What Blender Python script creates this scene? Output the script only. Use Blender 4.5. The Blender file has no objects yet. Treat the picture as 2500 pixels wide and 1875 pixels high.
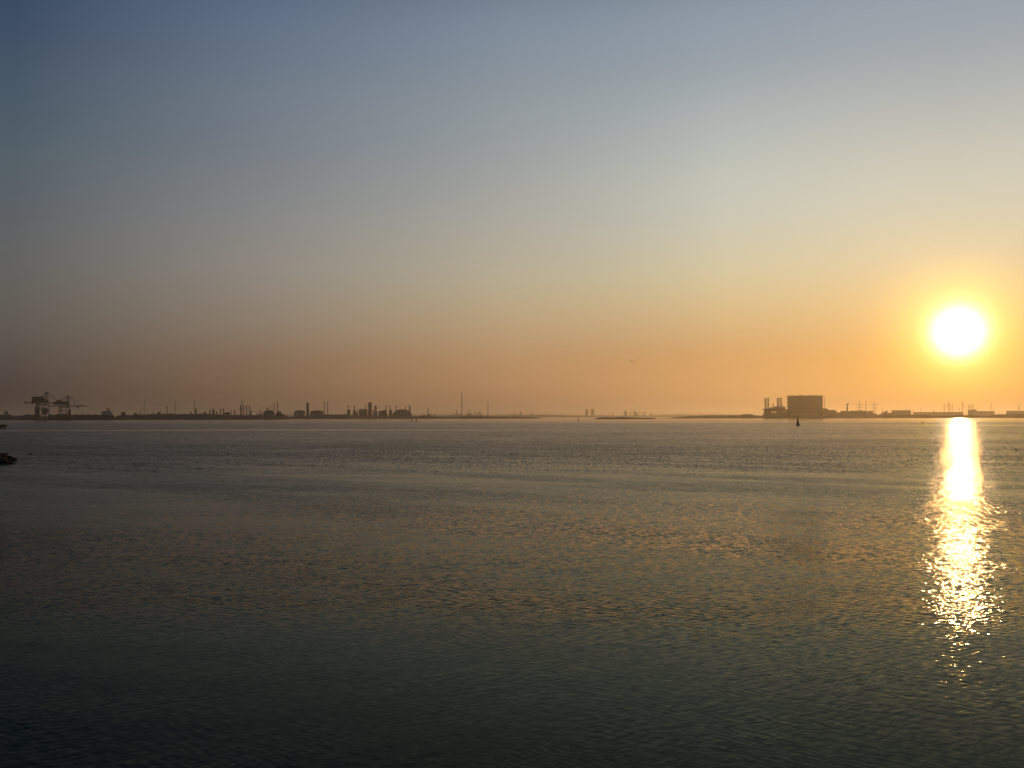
import bpy, bmesh, math, random
from mathutils import Vector, Matrix, noise as mn

sc = bpy.context.scene
COL = sc.collection
R = math.radians
random.seed(7)

# ------------------------------------------------------------------ camera
F = 2500 * 35 / 36            # focal length in pixels of the 2500 px wide photograph
EYE = 5.0                     # eye height above the water
PITCH, ROLL = R(1.878), R(0.103)
cam = bpy.data.objects.new('camera', bpy.data.cameras.new('camera'))
COL.objects.link(cam)
sc.camera = cam
cam.location = (0, 0, EYE)
cam.data.lens = 35
cam.data.sensor_width = 36
cam.data.clip_start = 0.5
cam.data.clip_end = 40000
cam.matrix_world = Matrix.Translation((0, 0, EYE)) @ Matrix.Rotation(R(90) + PITCH, 4, 'X') @ Matrix.Rotation(-ROLL, 4, 'Z')

# ------------------------------------------------------------------ sky
SUN_AZ, SUN_EL = 24.217, 4.411      # degrees, azimuth clockwise from +Y
world = bpy.data.worlds.new('World')
sc.world = world
world.use_nodes = True
NT = world.node_tree
NT.nodes.clear()


def node(nt, kind, **kw):
    n = nt.nodes.new(kind)
    for k, v in kw.items():
        if k.startswith('i_'):
            k = k[2:]
            n.inputs[int(k) if k.isdigit() else k].default_value = v
        else:
            setattr(n, k, v)
    return n


def math_n(nt, op, a, b=None, c=None, clamp=False):
    n = node(nt, 'ShaderNodeMath', operation=op, use_clamp=clamp)
    for i, v in enumerate((a, b, c)):
        if v is None:
            continue
        if isinstance(v, (int, float)):
            n.inputs[i].default_value = v
        else:
            nt.links.new(v, n.inputs[i])
    return n.outputs[0]


# elevation stops (degrees) and haze colours (linear) at seven azimuths away from the sun
EL = [0.3, 1.6, 3.93, 7.2, 10.5, 14.2, 18.5, 22.7, 30, 45, 85]
DL = [0, 12, 24, 38, 51, 90, 180]
TINT = [
  [(0.8322, 0.3485, 0.111), (0.9125, 0.4262, 0.1101), (0.4876, 0.2832, 0.1117), (0.3447, 0.3603, 0.2818), (0.3522, 0.4744, 0.4619), (0.383, 0.4918, 0.5184), (0.2929, 0.4019, 0.4871), (0.2375, 0.3307, 0.4374), (0.084, 0.1214, 0.1242), (0.0349, 0.0489, 0.0418), (0.0111, 0.0167, 0.026)] ,
  [(0.6753, 0.3428, 0.1376), (0.7596, 0.3994, 0.1537), (0.608, 0.3527, 0.1681), (0.5899, 0.5243, 0.3353), (0.5339, 0.5822, 0.5118), (0.4742, 0.5659, 0.5657), (0.333, 0.4263, 0.4968), (0.2344, 0.3227, 0.4197), (0.0817, 0.1175, 0.1202), (0.0292, 0.0417, 0.0345), (0.0111, 0.0167, 0.026)] ,
  [(0.4361, 0.232, 0.1284), (0.5396, 0.2904, 0.1435), (0.5474, 0.3428, 0.1878), (0.5416, 0.4604, 0.3171), (0.4776, 0.4702, 0.4107), (0.3804, 0.4193, 0.4296), (0.2928, 0.3565, 0.4137), (0.2036, 0.273, 0.363), (0.0591, 0.0871, 0.0877), (0.0168, 0.026, 0.0221), (0.0111, 0.0167, 0.026)] ,
  [(0.2221, 0.1331, 0.0858), (0.2596, 0.1599, 0.094), (0.2937, 0.206, 0.1422), (0.3297, 0.2839, 0.2406), (0.2942, 0.2934, 0.2878), (0.2254, 0.2555, 0.291), (0.1757, 0.2269, 0.297), (0.1096, 0.164, 0.2538), (0.0199, 0.0344, 0.039), (0.0046, 0.0085, 0.0063), (0.0112, 0.0168, 0.0261)] ,
  [(0.0677, 0.0549, 0.0506), (0.0877, 0.0655, 0.0609), (0.1218, 0.1051, 0.097), (0.1399, 0.1377, 0.1317), (0.1205, 0.136, 0.1539), (0.087, 0.127, 0.163), (0.0553, 0.0923, 0.152), (0.0273, 0.0565, 0.1188), (0.0, 0.0023, 0.0034), (0.0, 0.0, 0.0), (0.0112, 0.0168, 0.0261)] ,
  [(0.0593, 0.0475, 0.0432), (0.0794, 0.0582, 0.0523), (0.1132, 0.0953, 0.0845), (0.1301, 0.125, 0.1159), (0.1127, 0.1234, 0.1356), (0.0828, 0.115, 0.1433), (0.0543, 0.0844, 0.1336), (0.0292, 0.053, 0.1048), (0.0033, 0.0055, 0.0059), (0.0, 0.0, 0.0), (0.009, 0.0134, 0.0208)] ,
  [(0.0416, 0.0333, 0.0304), (0.0545, 0.0398, 0.0365), (0.0735, 0.0604, 0.0558), (0.0817, 0.0746, 0.0702), (0.0691, 0.0715, 0.0793), (0.0489, 0.0659, 0.0828), (0.03, 0.0457, 0.0762), (0.0135, 0.0252, 0.0571), (0.0, 0.0, 0.0), (0.0, 0.0, 0.0), (0.0053, 0.0076, 0.0118)] ,
]
W = NT.links
out = node(NT, 'ShaderNodeOutputWorld')
tc = node(NT, 'ShaderNodeTexCoord')
nrm = node(NT, 'ShaderNodeVectorMath', operation='NORMALIZE')
W.new(tc.outputs['Generated'], nrm.inputs[0])
sep = node(NT, 'ShaderNodeSeparateXYZ')
W.new(nrm.outputs[0], sep.inputs[0])
elev = math_n(NT, 'MULTIPLY', math_n(NT, 'ARCSINE', sep.outputs[2]), 180 / math.pi)
# stretched elevation: sqrt gives the low sky more room on the ramp
fac = math_n(NT, 'POWER', math_n(NT, 'DIVIDE', math_n(NT, 'MAXIMUM', elev, 0.0), 90.0), 0.5)
az = math_n(NT, 'MULTIPLY', math_n(NT, 'ARCTAN2', sep.outputs[0], sep.outputs[1]), 180 / math.pi)
d_az = math_n(NT, 'ABSOLUTE', math_n(NT, 'WRAP', math_n(NT, 'SUBTRACT', az, SUN_AZ), 180.0, -180.0))
ramps = []
for row in TINT:
    rp = node(NT, 'ShaderNodeValToRGB')
    rp.color_ramp.interpolation = 'CARDINAL'
    els = rp.color_ramp.elements
    while len(els) < len(EL):
        els.new(0.5)
    for el_, e, c in zip(els, EL, row):
        el_.position = (e / 90) ** 0.5
    for el_, e, c in zip(els, EL, row):
        el_.color = (*c, 1)
    W.new(fac, rp.inputs[0])
    ramps.append(rp.outputs[0])
cur = ramps[0]
for i in range(1, len(DL)):
    mr = node(NT, 'ShaderNodeMapRange', i_1=float(DL[i - 1]), i_2=float(DL[i]), clamp=True)
    W.new(d_az, mr.inputs[0])
    mx = node(NT, 'ShaderNodeMix', data_type='RGBA')
    W.new(mr.outputs[0], mx.inputs[0])
    W.new(cur, mx.inputs[6])
    W.new(ramps[i], mx.inputs[7])
    cur = mx.outputs[2]
# aureole round the sun
sdir = Vector((math.sin(R(SUN_AZ)) * math.cos(R(SUN_EL)), math.cos(R(SUN_AZ)) * math.cos(R(SUN_EL)), math.sin(R(SUN_EL))))
dt = node(NT, 'ShaderNodeVectorMath', operation='DOT_PRODUCT')
W.new(nrm.outputs[0], dt.inputs[0])
dt.inputs[1].default_value = sdir
ang = math_n(NT, 'MULTIPLY', math_n(NT, 'ARCCOSINE', math_n(NT, 'MINIMUM', dt.outputs['Value'], 1.0)), 180 / math.pi)


def glow(width, power, colour):
    g = math_n(NT, 'EXPONENT', math_n(NT, 'MULTIPLY', math_n(NT, 'POWER', math_n(NT, 'DIVIDE', ang, width), power), -1.0))
    s = node(NT, 'ShaderNodeVectorMath', operation='SCALE')
    s.inputs[0].default_value = colour
    W.new(g, s.inputs['Scale'])
    return s.outputs[0]


for g in (glow(0.95, 2.0, (7.0, 6.0, 5.0)), glow(2.45, 1.9, (1.0, 0.85, 0.16)), glow(4.0, 1.5, (0.36, 0.15, 0.0))):
    ad = node(NT, 'ShaderNodeVectorMath', operation='ADD')
    W.new(cur, ad.inputs[0])
    W.new(g, ad.inputs[1])
    cur = ad.outputs[0]
sky = node(NT, 'ShaderNodeTexSky', sky_type='NISHITA', sun_disc=False, sun_elevation=R(SUN_EL), sun_rotation=R(SUN_AZ),
           air_density=1.0, dust_density=5.0, ozone_density=1.5)
bg1 = node(NT, 'ShaderNodeBackground', i_1=0.05)
W.new(sky.outputs[0], bg1.inputs[0])
bg2 = node(NT, 'ShaderNodeBackground', i_1=1.0)
W.new(cur, bg2.inputs[0])
ms = node(NT, 'ShaderNodeMixShader', i_0=0.75)
W.new(bg1.outputs[0], ms.inputs[1])
W.new(bg2.outputs[0], ms.inputs[2])
W.new(ms.outputs[0], out.inputs[0])
world.cycles.sampling_method = 'MANUAL'
world.cycles.sample_map_resolution = 2048

# ------------------------------------------------------------------ sun
sl = bpy.data.lights.new('sun', 'SUN')
sl.energy = 0.85
sl.angle = R(0.53)
sl.color = (1.0, 0.51, 0.15)
sun = bpy.data.objects.new('sun', sl)
COL.objects.link(sun)
sun.rotation_euler = sdir.to_track_quat('Z', 'Y').to_euler()

vs = sc.view_settings
sc.display_settings.display_device = 'sRGB'
vs.view_transform = 'Standard'
vs.look = 'None'
vs.exposure = 0
vs.gamma = 1
sc.cycles.use_denoising = True
sc.cycles.use_adaptive_sampling = False
sc.cycles.sample_clamp_direct = 200.0
sc.cycles.sample_clamp_indirect = 3.0
sc.cycles.volume_bounces = 0
sc.cycles.max_bounces = 6

# ------------------------------------------------------------------ materials
def material(name, colour, rough=0.8, spread=0.25, scale=0.3, metallic=0.0, bump=0.0, streak=1.0):
    m = bpy.data.materials.new(name)
    m.use_nodes = True
    nt = m.node_tree
    p = nt.nodes['Principled BSDF']
    tc = node(nt, 'ShaderNodeTexCoord')
    mp = node(nt, 'ShaderNodeMapping')
    mp.inputs['Scale'].default_value = (scale, scale, scale / streak)
    nt.links.new(tc.outputs['Object'], mp.inputs[0])
    nz = node(nt, 'ShaderNodeTexNoise', i_Scale=1.0, i_Detail=6.0, i_Roughness=0.6)
    nt.links.new(mp.outputs[0], nz.inputs['Vector'])
    rp = node(nt, 'ShaderNodeValToRGB')
    a, b = rp.color_ramp.elements
    a.position, b.position = 0.3, 0.7
    a.color = (*[c * (1 - spread) for c in colour], 1)
    b.color = (*[min(1, c * (1 + spread)) for c in colour], 1)
    nt.links.new(nz.outputs[0], rp.inputs[0])
    nt.links.new(rp.outputs[0], p.inputs['Base Color'])
    p.inputs['Roughness'].default_value = rough
    p.inputs['Metallic'].default_value = metallic
    if bump:
        bp = node(nt, 'ShaderNodeBump', i_Strength=0.6, i_Distance=bump)
        nt.links.new(nz.outputs[0], bp.inputs['Height'])
        nt.links.new(bp.outputs[0], p.inputs['Normal'])
    return m


M_CONC = material('weathered_concrete', (0.16, 0.155, 0.15), 0.9, 0.2, 0.15, streak=4)
M_STACK = material('chimney_concrete', (0.2, 0.18, 0.17), 0.9, 0.25, 0.2, streak=6)
M_STEEL = material('grey_painted_steel', (0.16, 0.17, 0.18), 0.6, 0.25, 0.4, streak=4)
M_DARK = material('dark_painted_steel', (0.05, 0.055, 0.06), 0.6, 0.3, 0.4, streak=3)
M_TANK = material('tank_plate', (0.28, 0.28, 0.27), 0.6, 0.15, 0.2, streak=5)
M_WHITE = material('off_white_paint', (0.5, 0.5, 0.48), 0.55, 0.12, 0.3, streak=4)
M_CLAD = material('blue_grey_cladding', (0.06, 0.068, 0.076), 0.6, 0.12, 0.08, streak=8)
M_SHED = material('shed_cladding', (0.2, 0.2, 0.2), 0.6, 0.15, 0.1, streak=5)
M_ROOF = material('dark_roofing', (0.08, 0.08, 0.085), 0.8, 0.2, 0.2)
M_HULL = material('ship_hull_paint', (0.03, 0.035, 0.04), 0.5, 0.4, 0.2, streak=3)
M_RUST = material('rusty_red_paint', (0.12, 0.05, 0.035), 0.7, 0.3, 0.5, streak=3)
M_CRANE = material('crane_green_paint', (0.05, 0.075, 0.065), 0.6, 0.3, 0.3, streak=4)
M_GALV = material('galvanised_lattice', (0.2, 0.2, 0.2), 0.6, 0.2, 0.5, metallic=0.3)
M_TIMBER = material('wet_dark_timber', (0.014, 0.012, 0.01), 1.0, 0.4, 2.0, bump=0.05)
M_ROCK = material('wet_dark_rock', (0.018, 0.016, 0.014), 0.95, 0.5, 2.5, bump=0.08)
M_LAND = material('scrub_land', (0.055, 0.055, 0.04), 0.95, 0.4, 0.02)
M_SAND = material('wet_sand', (0.12, 0.1, 0.08), 0.8, 0.3, 0.02)
M_HILL = material('distant_fields', (0.06, 0.065, 0.05), 0.95, 0.3, 0.005)
M_BUOY = material('buoy_red_paint', (0.07, 0.018, 0.014), 0.5, 0.3, 2.0)
M_PLUME_D = material('dark_plumage', (0.05, 0.045, 0.04), 0.8, 0.3, 20)
M_PLUME = material('grey_plumage', (0.2, 0.19, 0.18), 0.8, 0.2, 20)
M_BEAK = material('horn_beak', (0.3, 0.15, 0.03), 0.6, 0.1, 20)


def lamp_material():
    m = bpy.data.materials.new('lit_lamp_glass')
    m.use_nodes = True
    p = m.node_tree.nodes['Principled BSDF']
    p.inputs['Emission Color'].default_value = (1.0, 0.9, 0.75, 1)
    p.inputs['Emission Strength'].default_value = 3.0
    return m


M_LAMP = lamp_material()


# ------------------------------------------------------------------ placing
def ray(x, y):
    """Heading of a point of the 2500 x 1875 photograph, as a vector with unit forward part."""
    d = cam.matrix_world.to_3x3() @ Vector(((x - 1250) / F, (937.5 - y) / F, -1))
    return d / d.y


def at(x, y, D):
    d = ray(x, y)
    return Vector((d.x * D, D, EYE + d.z * D))


def ux(x, D):
    return at(x, 1017, D).x


def uz(y, D, x=1250):
    return at(x, y, D).z


def mpp(D):
    return D / F


# ------------------------------------------------------------------ mesh building
class MB:
    def __init__(s):
        s.v, s.f, s.mi = [], [], []

    def quadbox(s, lo, hi):
        """eight corners: four lower, four upper"""
        b = len(s.v)
        s.v += [tuple(p) for p in lo] + [tuple(p) for p in hi]
        n = len(lo)
        s.f.append(tuple(b + i for i in reversed(range(n))))
        s.f.append(tuple(b + n + i for i in range(n)))
        for i in range(n):
            j = (i + 1) % n
            s.f.append((b + i, b + j, b + n + j, b + n + i))
        return s

    def box(s, x0, x1, y0, y1, z0, z1, taper=0.0):
        if x0 > x1:
            x0, x1 = x1, x0
        if z0 > z1:
            z0, z1 = z1, z0
        t = taper
        return s.quadbox([(x0, y0, z0), (x1, y0, z0), (x1, y1, z0), (x0, y1, z0)],
                         [(x0 + t, y0 + t, z1), (x1 - t, y0 + t, z1), (x1 - t, y1 - t, z1), (x0 + t, y1 - t, z1)])

    def bar(s, a, b, w, w2=None, n=4):
        a, b = Vector(a), Vector(b)
        w2 = w if w2 is None else w2
        d = (b - a).normalized()
        u = d.cross(Vector((0, 1, 0)))
        if u.length < 1e-3:
            u = d.cross(Vector((1, 0, 0)))
        u.normalize()
        v = d.cross(u)
        off = math.pi / 4 if n == 4 else 0
        ring = lambda c, r: [c + u * r * math.cos(2 * math.pi * k / n + off) + v * r * math.sin(2 * math.pi * k / n + off) for k in range(n)]
        k = 0.7071 if n == 4 else 0.5
        return s.quadbox(ring(a, w * k), ring(b, w2 * k))

    def lathe(s, cx, cy, prof, n=20):
        """prof: (radius, z) from the bottom up"""
        b = len(s.v)
        for r, z in prof:
            for k in range(n):
                a = 2 * math.pi * k / n
                s.v.append((cx + r * math.cos(a), cy + r * math.sin(a), z))
        for i in range(len(prof) - 1):
            for k in range(n):
                j = (k + 1) % n
                s.f.append((b + i * n + k, b + i * n + j, b + (i + 1) * n + j, b + (i + 1) * n + k))
        s.f.append(tuple(b + k for k in reversed(range(n))))
        s.f.append(tuple(b + (len(prof) - 1) * n + k for k in range(n)))
        return s

    def prism(s, pts, y0, y1):
        """outline in x, z (counter-clockwise seen from -y) pushed back from y0 to y1"""
        b = len(s.v)
        n = len(pts)
        s.v += [(x, y0, z) for x, z in pts] + [(x, y1, z) for x, z in pts]
        s.f.append(tuple(b + i for i in range(n)))
        s.f.append(tuple(b + n + i for i in reversed(range(n))))
        for i in range(n):
            j = (i + 1) % n
            s.f.append((b + j, b + i, b + n + i, b + n + j))
        return s

    def lattice(s, cx, cy, z0, z1, w0, w1, t, bays=6, sides=4):
        """square lattice mast with tapering width"""
        off = math.pi / 4 if sides == 4 else math.pi / 2
        k = 0.7071 if sides == 4 else 0.577
        def pts(f):
            w = (w0 + (w1 - w0) * f) * k
            return [Vector((cx + w * math.cos(off + 2 * math.pi * i / sides), cy + w * math.sin(off + 2 * math.pi * i / sides), z0 + (z1 - z0) * f)) for i in range(sides)]
        for i in range(sides):
            s.bar(pts(0)[i], pts(1)[i], t)
        for b_ in range(bays):
            p, q = pts(b_ / bays), pts((b_ + 1) / bays)
            for i in range(sides):
                j = (i + 1) % sides
                s.bar(p[i], q[j], t * 0.6)
                s.bar(q[i], q[j], t * 0.6)
                s.bar(p[j], q[i], t * 0.6)
        return s

    def build(s, name, mat, parent=None, origin=None, smooth=False):
        me = bpy.data.meshes.new(name)
        o_ = Vector(origin) if origin is not None else (parent['_o'] if parent is not None and '_o' in parent else None)
        base = Vector(o_) if o_ is not None else Vector((0, 0, 0))
        me.from_pydata([tuple(Vector(p) - base) for p in s.v], [], s.f)
        me.materials.append(mat)
        if smooth:
            me.polygons.foreach_set('use_smooth', [True] * len(me.polygons))
        bm = bmesh.new()
        bm.from_mesh(me)
        bmesh.ops.recalc_face_normals(bm, faces=bm.faces)
        bm.to_mesh(me)
        bm.free()
        o = bpy.data.objects.new(name, me)
        COL.objects.link(o)
        if parent is None:
            o.location = base
        else:
            o.parent = parent
        return o


def tag(o, label, cat, group=None):
    o['label'] = label
    o['category'] = cat
    if group:
        o['group'] = group
    return o


def thing(name, loc, label, cat, group=None):
    o = bpy.data.objects.new(name, None)
    COL.objects.link(o)
    o.location = loc
    o.empty_display_size = 1
    tag(o, label, cat, group)
    return o


def part(mb, name, mat, root, smooth=False):
    """a part modelled in world coordinates, hung under its thing"""
    base = root.location if root.parent is None else root.parent.location + root.location
    o = mb.build(name, mat, None, origin=base, smooth=smooth)
    o.location = (0, 0, 0)
    o.parent = root
    return o


def solo(mb, name, mat, loc, label, cat, group=None, smooth=False):
    return tag(mb.build(name, mat, None, origin=loc, smooth=smooth), label, cat, group)


# ------------------------------------------------------------------ water
def water_material():
    m = bpy.data.materials.new('estuary_water')
    m.use_nodes = True
    nt = m.node_tree
    L = nt.links
    nt.nodes.remove(nt.nodes['Principled BSDF'])
    body = node(nt, 'ShaderNodeBsdfDiffuse', i_Color=(0.007, 0.009, 0.0035, 1))
    gloss = node(nt, 'ShaderNodeBsdfAnisotropic', i_Color=(0.90, 0.87, 0.93, 1), i_Roughness=0.05)
    fres = node(nt, 'ShaderNodeFresnel', i_IOR=1.185)
    mixs = node(nt, 'ShaderNodeMixShader')
    L.new(fres.outputs[0], mixs.inputs[0])
    tint = node(nt, 'ShaderNodeMix', data_type='RGBA')      # reflected light dimmed by colour: dark olive head on, silvery at a glance
    L.new(math_n(nt, 'POWER', fres.outputs[0], 0.7), tint.inputs[0])
    tint.inputs[6].default_value = (0.36, 0.41, 0.26, 1)
    tint.inputs[7].default_value = (0.90, 0.87, 0.93, 1)
    L.new(tint.outputs[2], gloss.inputs['Color'])
    L.new(body.outputs[0], mixs.inputs[1])
    L.new(gloss.outputs[0], mixs.inputs[2])
    L.new(mixs.outputs[0], nt.nodes['Material Output'].inputs[0])
    geo = node(nt, 'ShaderNodeNewGeometry')
    pos = geo.outputs['Position']
    sp = node(nt, 'ShaderNodeSeparateXYZ')
    L.new(pos, sp.inputs[0])

    def noise_at(lx, ly, rot, detail=2.0, rough=0.5, w=0.0, distort=0.0):
        mp = node(nt, 'ShaderNodeMapping', vector_type='POINT')
        rot_n = node(nt, 'ShaderNodeVectorRotate', rotation_type='Z_AXIS')
        rot_n.inputs['Angle'].default_value = R(rot)
        L.new(pos, rot_n.inputs['Vector'])
        L.new(rot_n.outputs[0], mp.inputs['Vector'])
        mp.inputs['Scale'].default_value = (1 / lx, 1 / ly, 1)
        mp.inputs['Location'].default_value = (w * 13.7, w * 7.3, w)
        nz = node(nt, 'ShaderNodeTexNoise', i_Scale=1.0, i_Detail=detail, i_Roughness=rough, i_Distortion=distort)
        L.new(mp.outputs[0], nz.inputs['Vector'])
        return nz

    def rng(v, a, b, c, d, smooth=True):
        mr = node(nt, 'ShaderNodeMapRange', i_1=a, i_2=b, i_3=c, i_4=d, clamp=True)
        if smooth:
            mr.interpolation_type = 'SMOOTHSTEP'
        L.new(v, mr.inputs[0])
        return mr.outputs[0]

    # how ruffled the surface is: cat's paws and slicks lying across the channel
    wide = rng(noise_at(90, 26, 9, 3.0, 0.55, 1.0).outputs[0], 0.36, 0.6, 0.8, 1.05)
    fine = rng(noise_at(14, 5, 14, 2.0, 0.5, 2.0).outputs[0], 0.3, 0.62, 0.65, 1.0)
    slick = math_n(nt, 'MAXIMUM', rng(noise_at(55, 9, 38, 2.0, 0.5, 31.0).outputs[0], 0.4, 0.6, 0.62, 1.05), rng(sp.outputs[1], 60.0, 130.0, 0.0, 1.0))
    band = rng(noise_at(1100, 85, -1.5, 2.0, 0.5, 3.0).outputs[0], 0.57, 0.63, 1.0, 0.25)
    band = math_n(nt, 'MAXIMUM', band, rng(sp.outputs[1], 250.0, 420.0, 1.0, 0.0))
    lee = rng(sp.outputs[1], 20.5, 28.0, 0.28, 1.0)
    # calm lee under the far shore
    dist = node(nt, 'ShaderNodeVectorMath', operation='LENGTH')
    L.new(pos, dist.inputs[0])
    far = rng(dist.outputs['Value'], 1130.0, 1230.0, 1.0, 0.4)
    amp = wide
    for f in (fine, slick, band, lee, far):
        amp = math_n(nt, 'MULTIPLY', amp, f)

    amp = math_n(nt, 'MULTIPLY', amp, rng(sp.outputs[1], 28.0, 75.0, 1.0, 1.2))
    parts = []

    def scaled(v, f):
        q = node(nt, 'ShaderNodeVectorMath', operation='SCALE')
        if hasattr(v, 'links'):
            L.new(v, q.inputs[0])
        else:
            q.inputs[0].default_value = v
        if hasattr(f, 'links'):
            L.new(f, q.inputs['Scale'])
        else:
            q.inputs['Scale'].default_value = f
        return q.outputs[0]

    # wave trains: (wavelength, heading of travel in degrees from +x, slope, seed, ruffled)
    for lam, head, slope, w, ruff in [
            (0.115, 136, 0.05, 11.0, 1), (0.155, 50, 0.055, 12.0, 1), (0.09, 95, 0.045, 13.0, 1),
            (0.21, 118, 0.045, 17.0, 1), (0.33, 62, 0.028, 14.0, 1), (0.65, 125, 0.012, 15.0, 1), (2.7, 100, 0.005, 16.0, 0)]:
        d = Vector((math.cos(R(head)), math.sin(R(head)), 0))
        dp = node(nt, 'ShaderNodeVectorMath', operation='DOT_PRODUCT')
        L.new(pos, dp.inputs[0])
        dp.inputs[1].default_value = d * (2 * math.pi / lam)
        wob = noise_at(lam * 4.0, lam * 4.0, 0, 1.0, 0.5, w).outputs[0]
        ph = math_n(nt, 'ADD', dp.outputs['Value'], math_n(nt, 'MULTIPLY', wob, 16.0))
        sn = math_n(nt, 'SINE', ph)
        grp = rng(noise_at(lam * 7, lam * 7, 0, 0.0, 0.5, w + 0.5).outputs[0], 0.3, 0.7, 0.15, 1.6)
        f = math_n(nt, 'MULTIPLY', math_n(nt, 'MULTIPLY', sn, grp), slope)
        if ruff:
            f = math_n(nt, 'MULTIPLY', f, amp)
        parts.append(scaled(d, f))
    # broken ripples: (crest length, wavelength, rotation, detail, slope across, slope along, seed, ruffled)
    for lx, ly, rot, det, sx, sy, w, ruff in [
            (0.17, 0.085, 30, 1.0, 0.60, 0.32, 4.0, 1), (0.28, 0.125, -32, 1.0, 0.55, 0.30, 5.0, 1),
            (3.0, 1.3, -8, 1.0, 0.04, 0.05, 7.0, 1)]:
        nz = noise_at(lx, ly, rot, det, 0.5, w, 0.3)
        sub = node(nt, 'ShaderNodeVectorMath', operation='SUBTRACT')
        L.new(nz.outputs['Color'], sub.inputs[0])
        sub.inputs[1].default_value = (0.5, 0.5, 0.5)
        mul = node(nt, 'ShaderNodeVectorMath', operation='MULTIPLY')
        L.new(sub.outputs[0], mul.inputs[0])
        mul.inputs[1].default_value = (sx, sy, 0)
        parts.append(scaled(mul.outputs[0], amp) if ruff else mul.outputs[0])
    # steeper wave groups, longer the farther out they run
    for lx, ly, w, on0, on1, off0, off1, sx, sy in [(0.18, 0.36, 21.0, 22.0, 40.0, 90.0, 130.0, 0.30, 0.42), (0.3, 1.1, 22.0, 70.0, 110.0, 190.0, 260.0, 0.3, 1.25), (0.5, 3.8, 23.0, 180.0, 260.0, 700.0, 1200.0, 0.3, 1.0)]:
        nz = noise_at(lx, ly, 4, 1.0, 0.5, w, 0.0)
        sub = node(nt, 'ShaderNodeVectorMath', operation='SUBTRACT')
        L.new(nz.outputs['Color'], sub.inputs[0])
        sub.inputs[1].default_value = (0.5, 0.5, 0.5)
        mul = node(nt, 'ShaderNodeVectorMath', operation='MULTIPLY')
        L.new(sub.outputs[0], mul.inputs[0])
        mul.inputs[1].default_value = (sx, sy, 0)
        where = math_n(nt, 'MULTIPLY', rng(sp.outputs[1], on0, on1, 0.0, 1.0), rng(sp.outputs[1], off0, off1, 1.0, 0.0))
        parts.append(scaled(mul.outputs[0], math_n(nt, 'MULTIPLY', where, amp)))
    acc = parts[0]
    for v in parts[1:]:
        ad = node(nt, 'ShaderNodeVectorMath', operation='ADD')
        L.new(acc, ad.inputs[0])
        L.new(v, ad.inputs[1])
        acc = ad.outputs[0]
    ad = node(nt, 'ShaderNodeVectorMath', operation='ADD')
    L.new(acc, ad.inputs[0])
    ad.inputs[1].default_value = (0, 0, 1)
    # Farther out the surface is seen so flat that only the quay side of each ripple shows:
    # slopes along the line from the quay fold towards it and lean a little that way.
    flat = node(nt, 'ShaderNodeVectorMath', operation='MULTIPLY')
    L.new(pos, flat.inputs[0])
    flat.inputs[1].default_value = (1, 1, 0)
    out_dir = node(nt, 'ShaderNodeVectorMath', operation='NORMALIZE')
    L.new(flat.outputs[0], out_dir.inputs[0])
    dn = node(nt, 'ShaderNodeVectorMath', operation='DOT_PRODUCT')
    L.new(ad.outputs[0], dn.inputs[0])
    L.new(out_dir.outputs[0], dn.inputs[1])
    s_out = dn.outputs['Value']
    rad = dist.outputs['Value']
    mf = node(nt, 'ShaderNodeMix', data_type='FLOAT')
    pick = rng(noise_at(0.45, 0.3, 0, 0.0, 0.5, 41.0).outputs[0], 0.28, 0.72, 0.0, 1.0, False)
    share = rng(rad, 21.0, 84.0, -0.12, 1.12)
    L.new(math_n(nt, 'MULTIPLY_ADD', math_n(nt, 'SUBTRACT', share, pick), 9.0, 0.5, clamp=True), mf.inputs[0])
    L.new(s_out, mf.inputs[2])
    L.new(math_n(nt, 'MULTIPLY', math_n(nt, 'ABSOLUTE', s_out), -1.0), mf.inputs[3])
    lean = math_n(nt, 'MULTIPLY', math_n(nt, 'MULTIPLY', rng(rad, 50.0, 110.0, 0.0, 1.0), amp), -0.0)
    # crests out there run across the channel: sideways slopes weaken
    side = rng(rad, 35.0, 95.0, 1.0, 0.6)
    keep = node(nt, 'ShaderNodeCombineXYZ', i_2=1.0)
    L.new(side, keep.inputs[0])
    L.new(side, keep.inputs[1])
    thin = node(nt, 'ShaderNodeVectorMath', operation='MULTIPLY')
    L.new(ad.outputs[0], thin.inputs[0])
    L.new(keep.outputs[0], thin.inputs[1])
    change = math_n(nt, 'ADD', math_n(nt, 'SUBTRACT', mf.outputs[0], math_n(nt, 'MULTIPLY', s_out, side)), lean)
    c3 = node(nt, 'ShaderNodeVectorMath', operation='ADD')
    L.new(thin.outputs[0], c3.inputs[0])
    L.new(scaled(out_dir.outputs[0], change), c3.inputs[1])
    nm = node(nt, 'ShaderNodeVectorMath', operation='NORMALIZE')
    L.new(c3.outputs[0], nm.inputs[0])
    L.new(nm.outputs[0], gloss.inputs['Normal'])
    L.new(nm.outputs[0], fres.inputs['Normal'])
    return m


def kind(o, k):
    o['kind'] = k
    return o


wb = MB()
ys = [-300, 0, 20, 60, 200, 600, 1500, 4000, 11800]
xs = [-8000, -3000, -1000, -200, 0, 200, 1000, 3000, 8000]
for y in ys:
    for x in xs:
        wb.v.append((x, y, 0))
for j in range(len(ys) - 1):
    for i in range(len(xs) - 1):
        a = j * len(xs) + i
        wb.f.append((a, a + 1, a + 1 + len(xs), a + len(xs)))
kind(wb.build('water', water_material()), 'structure')

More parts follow.
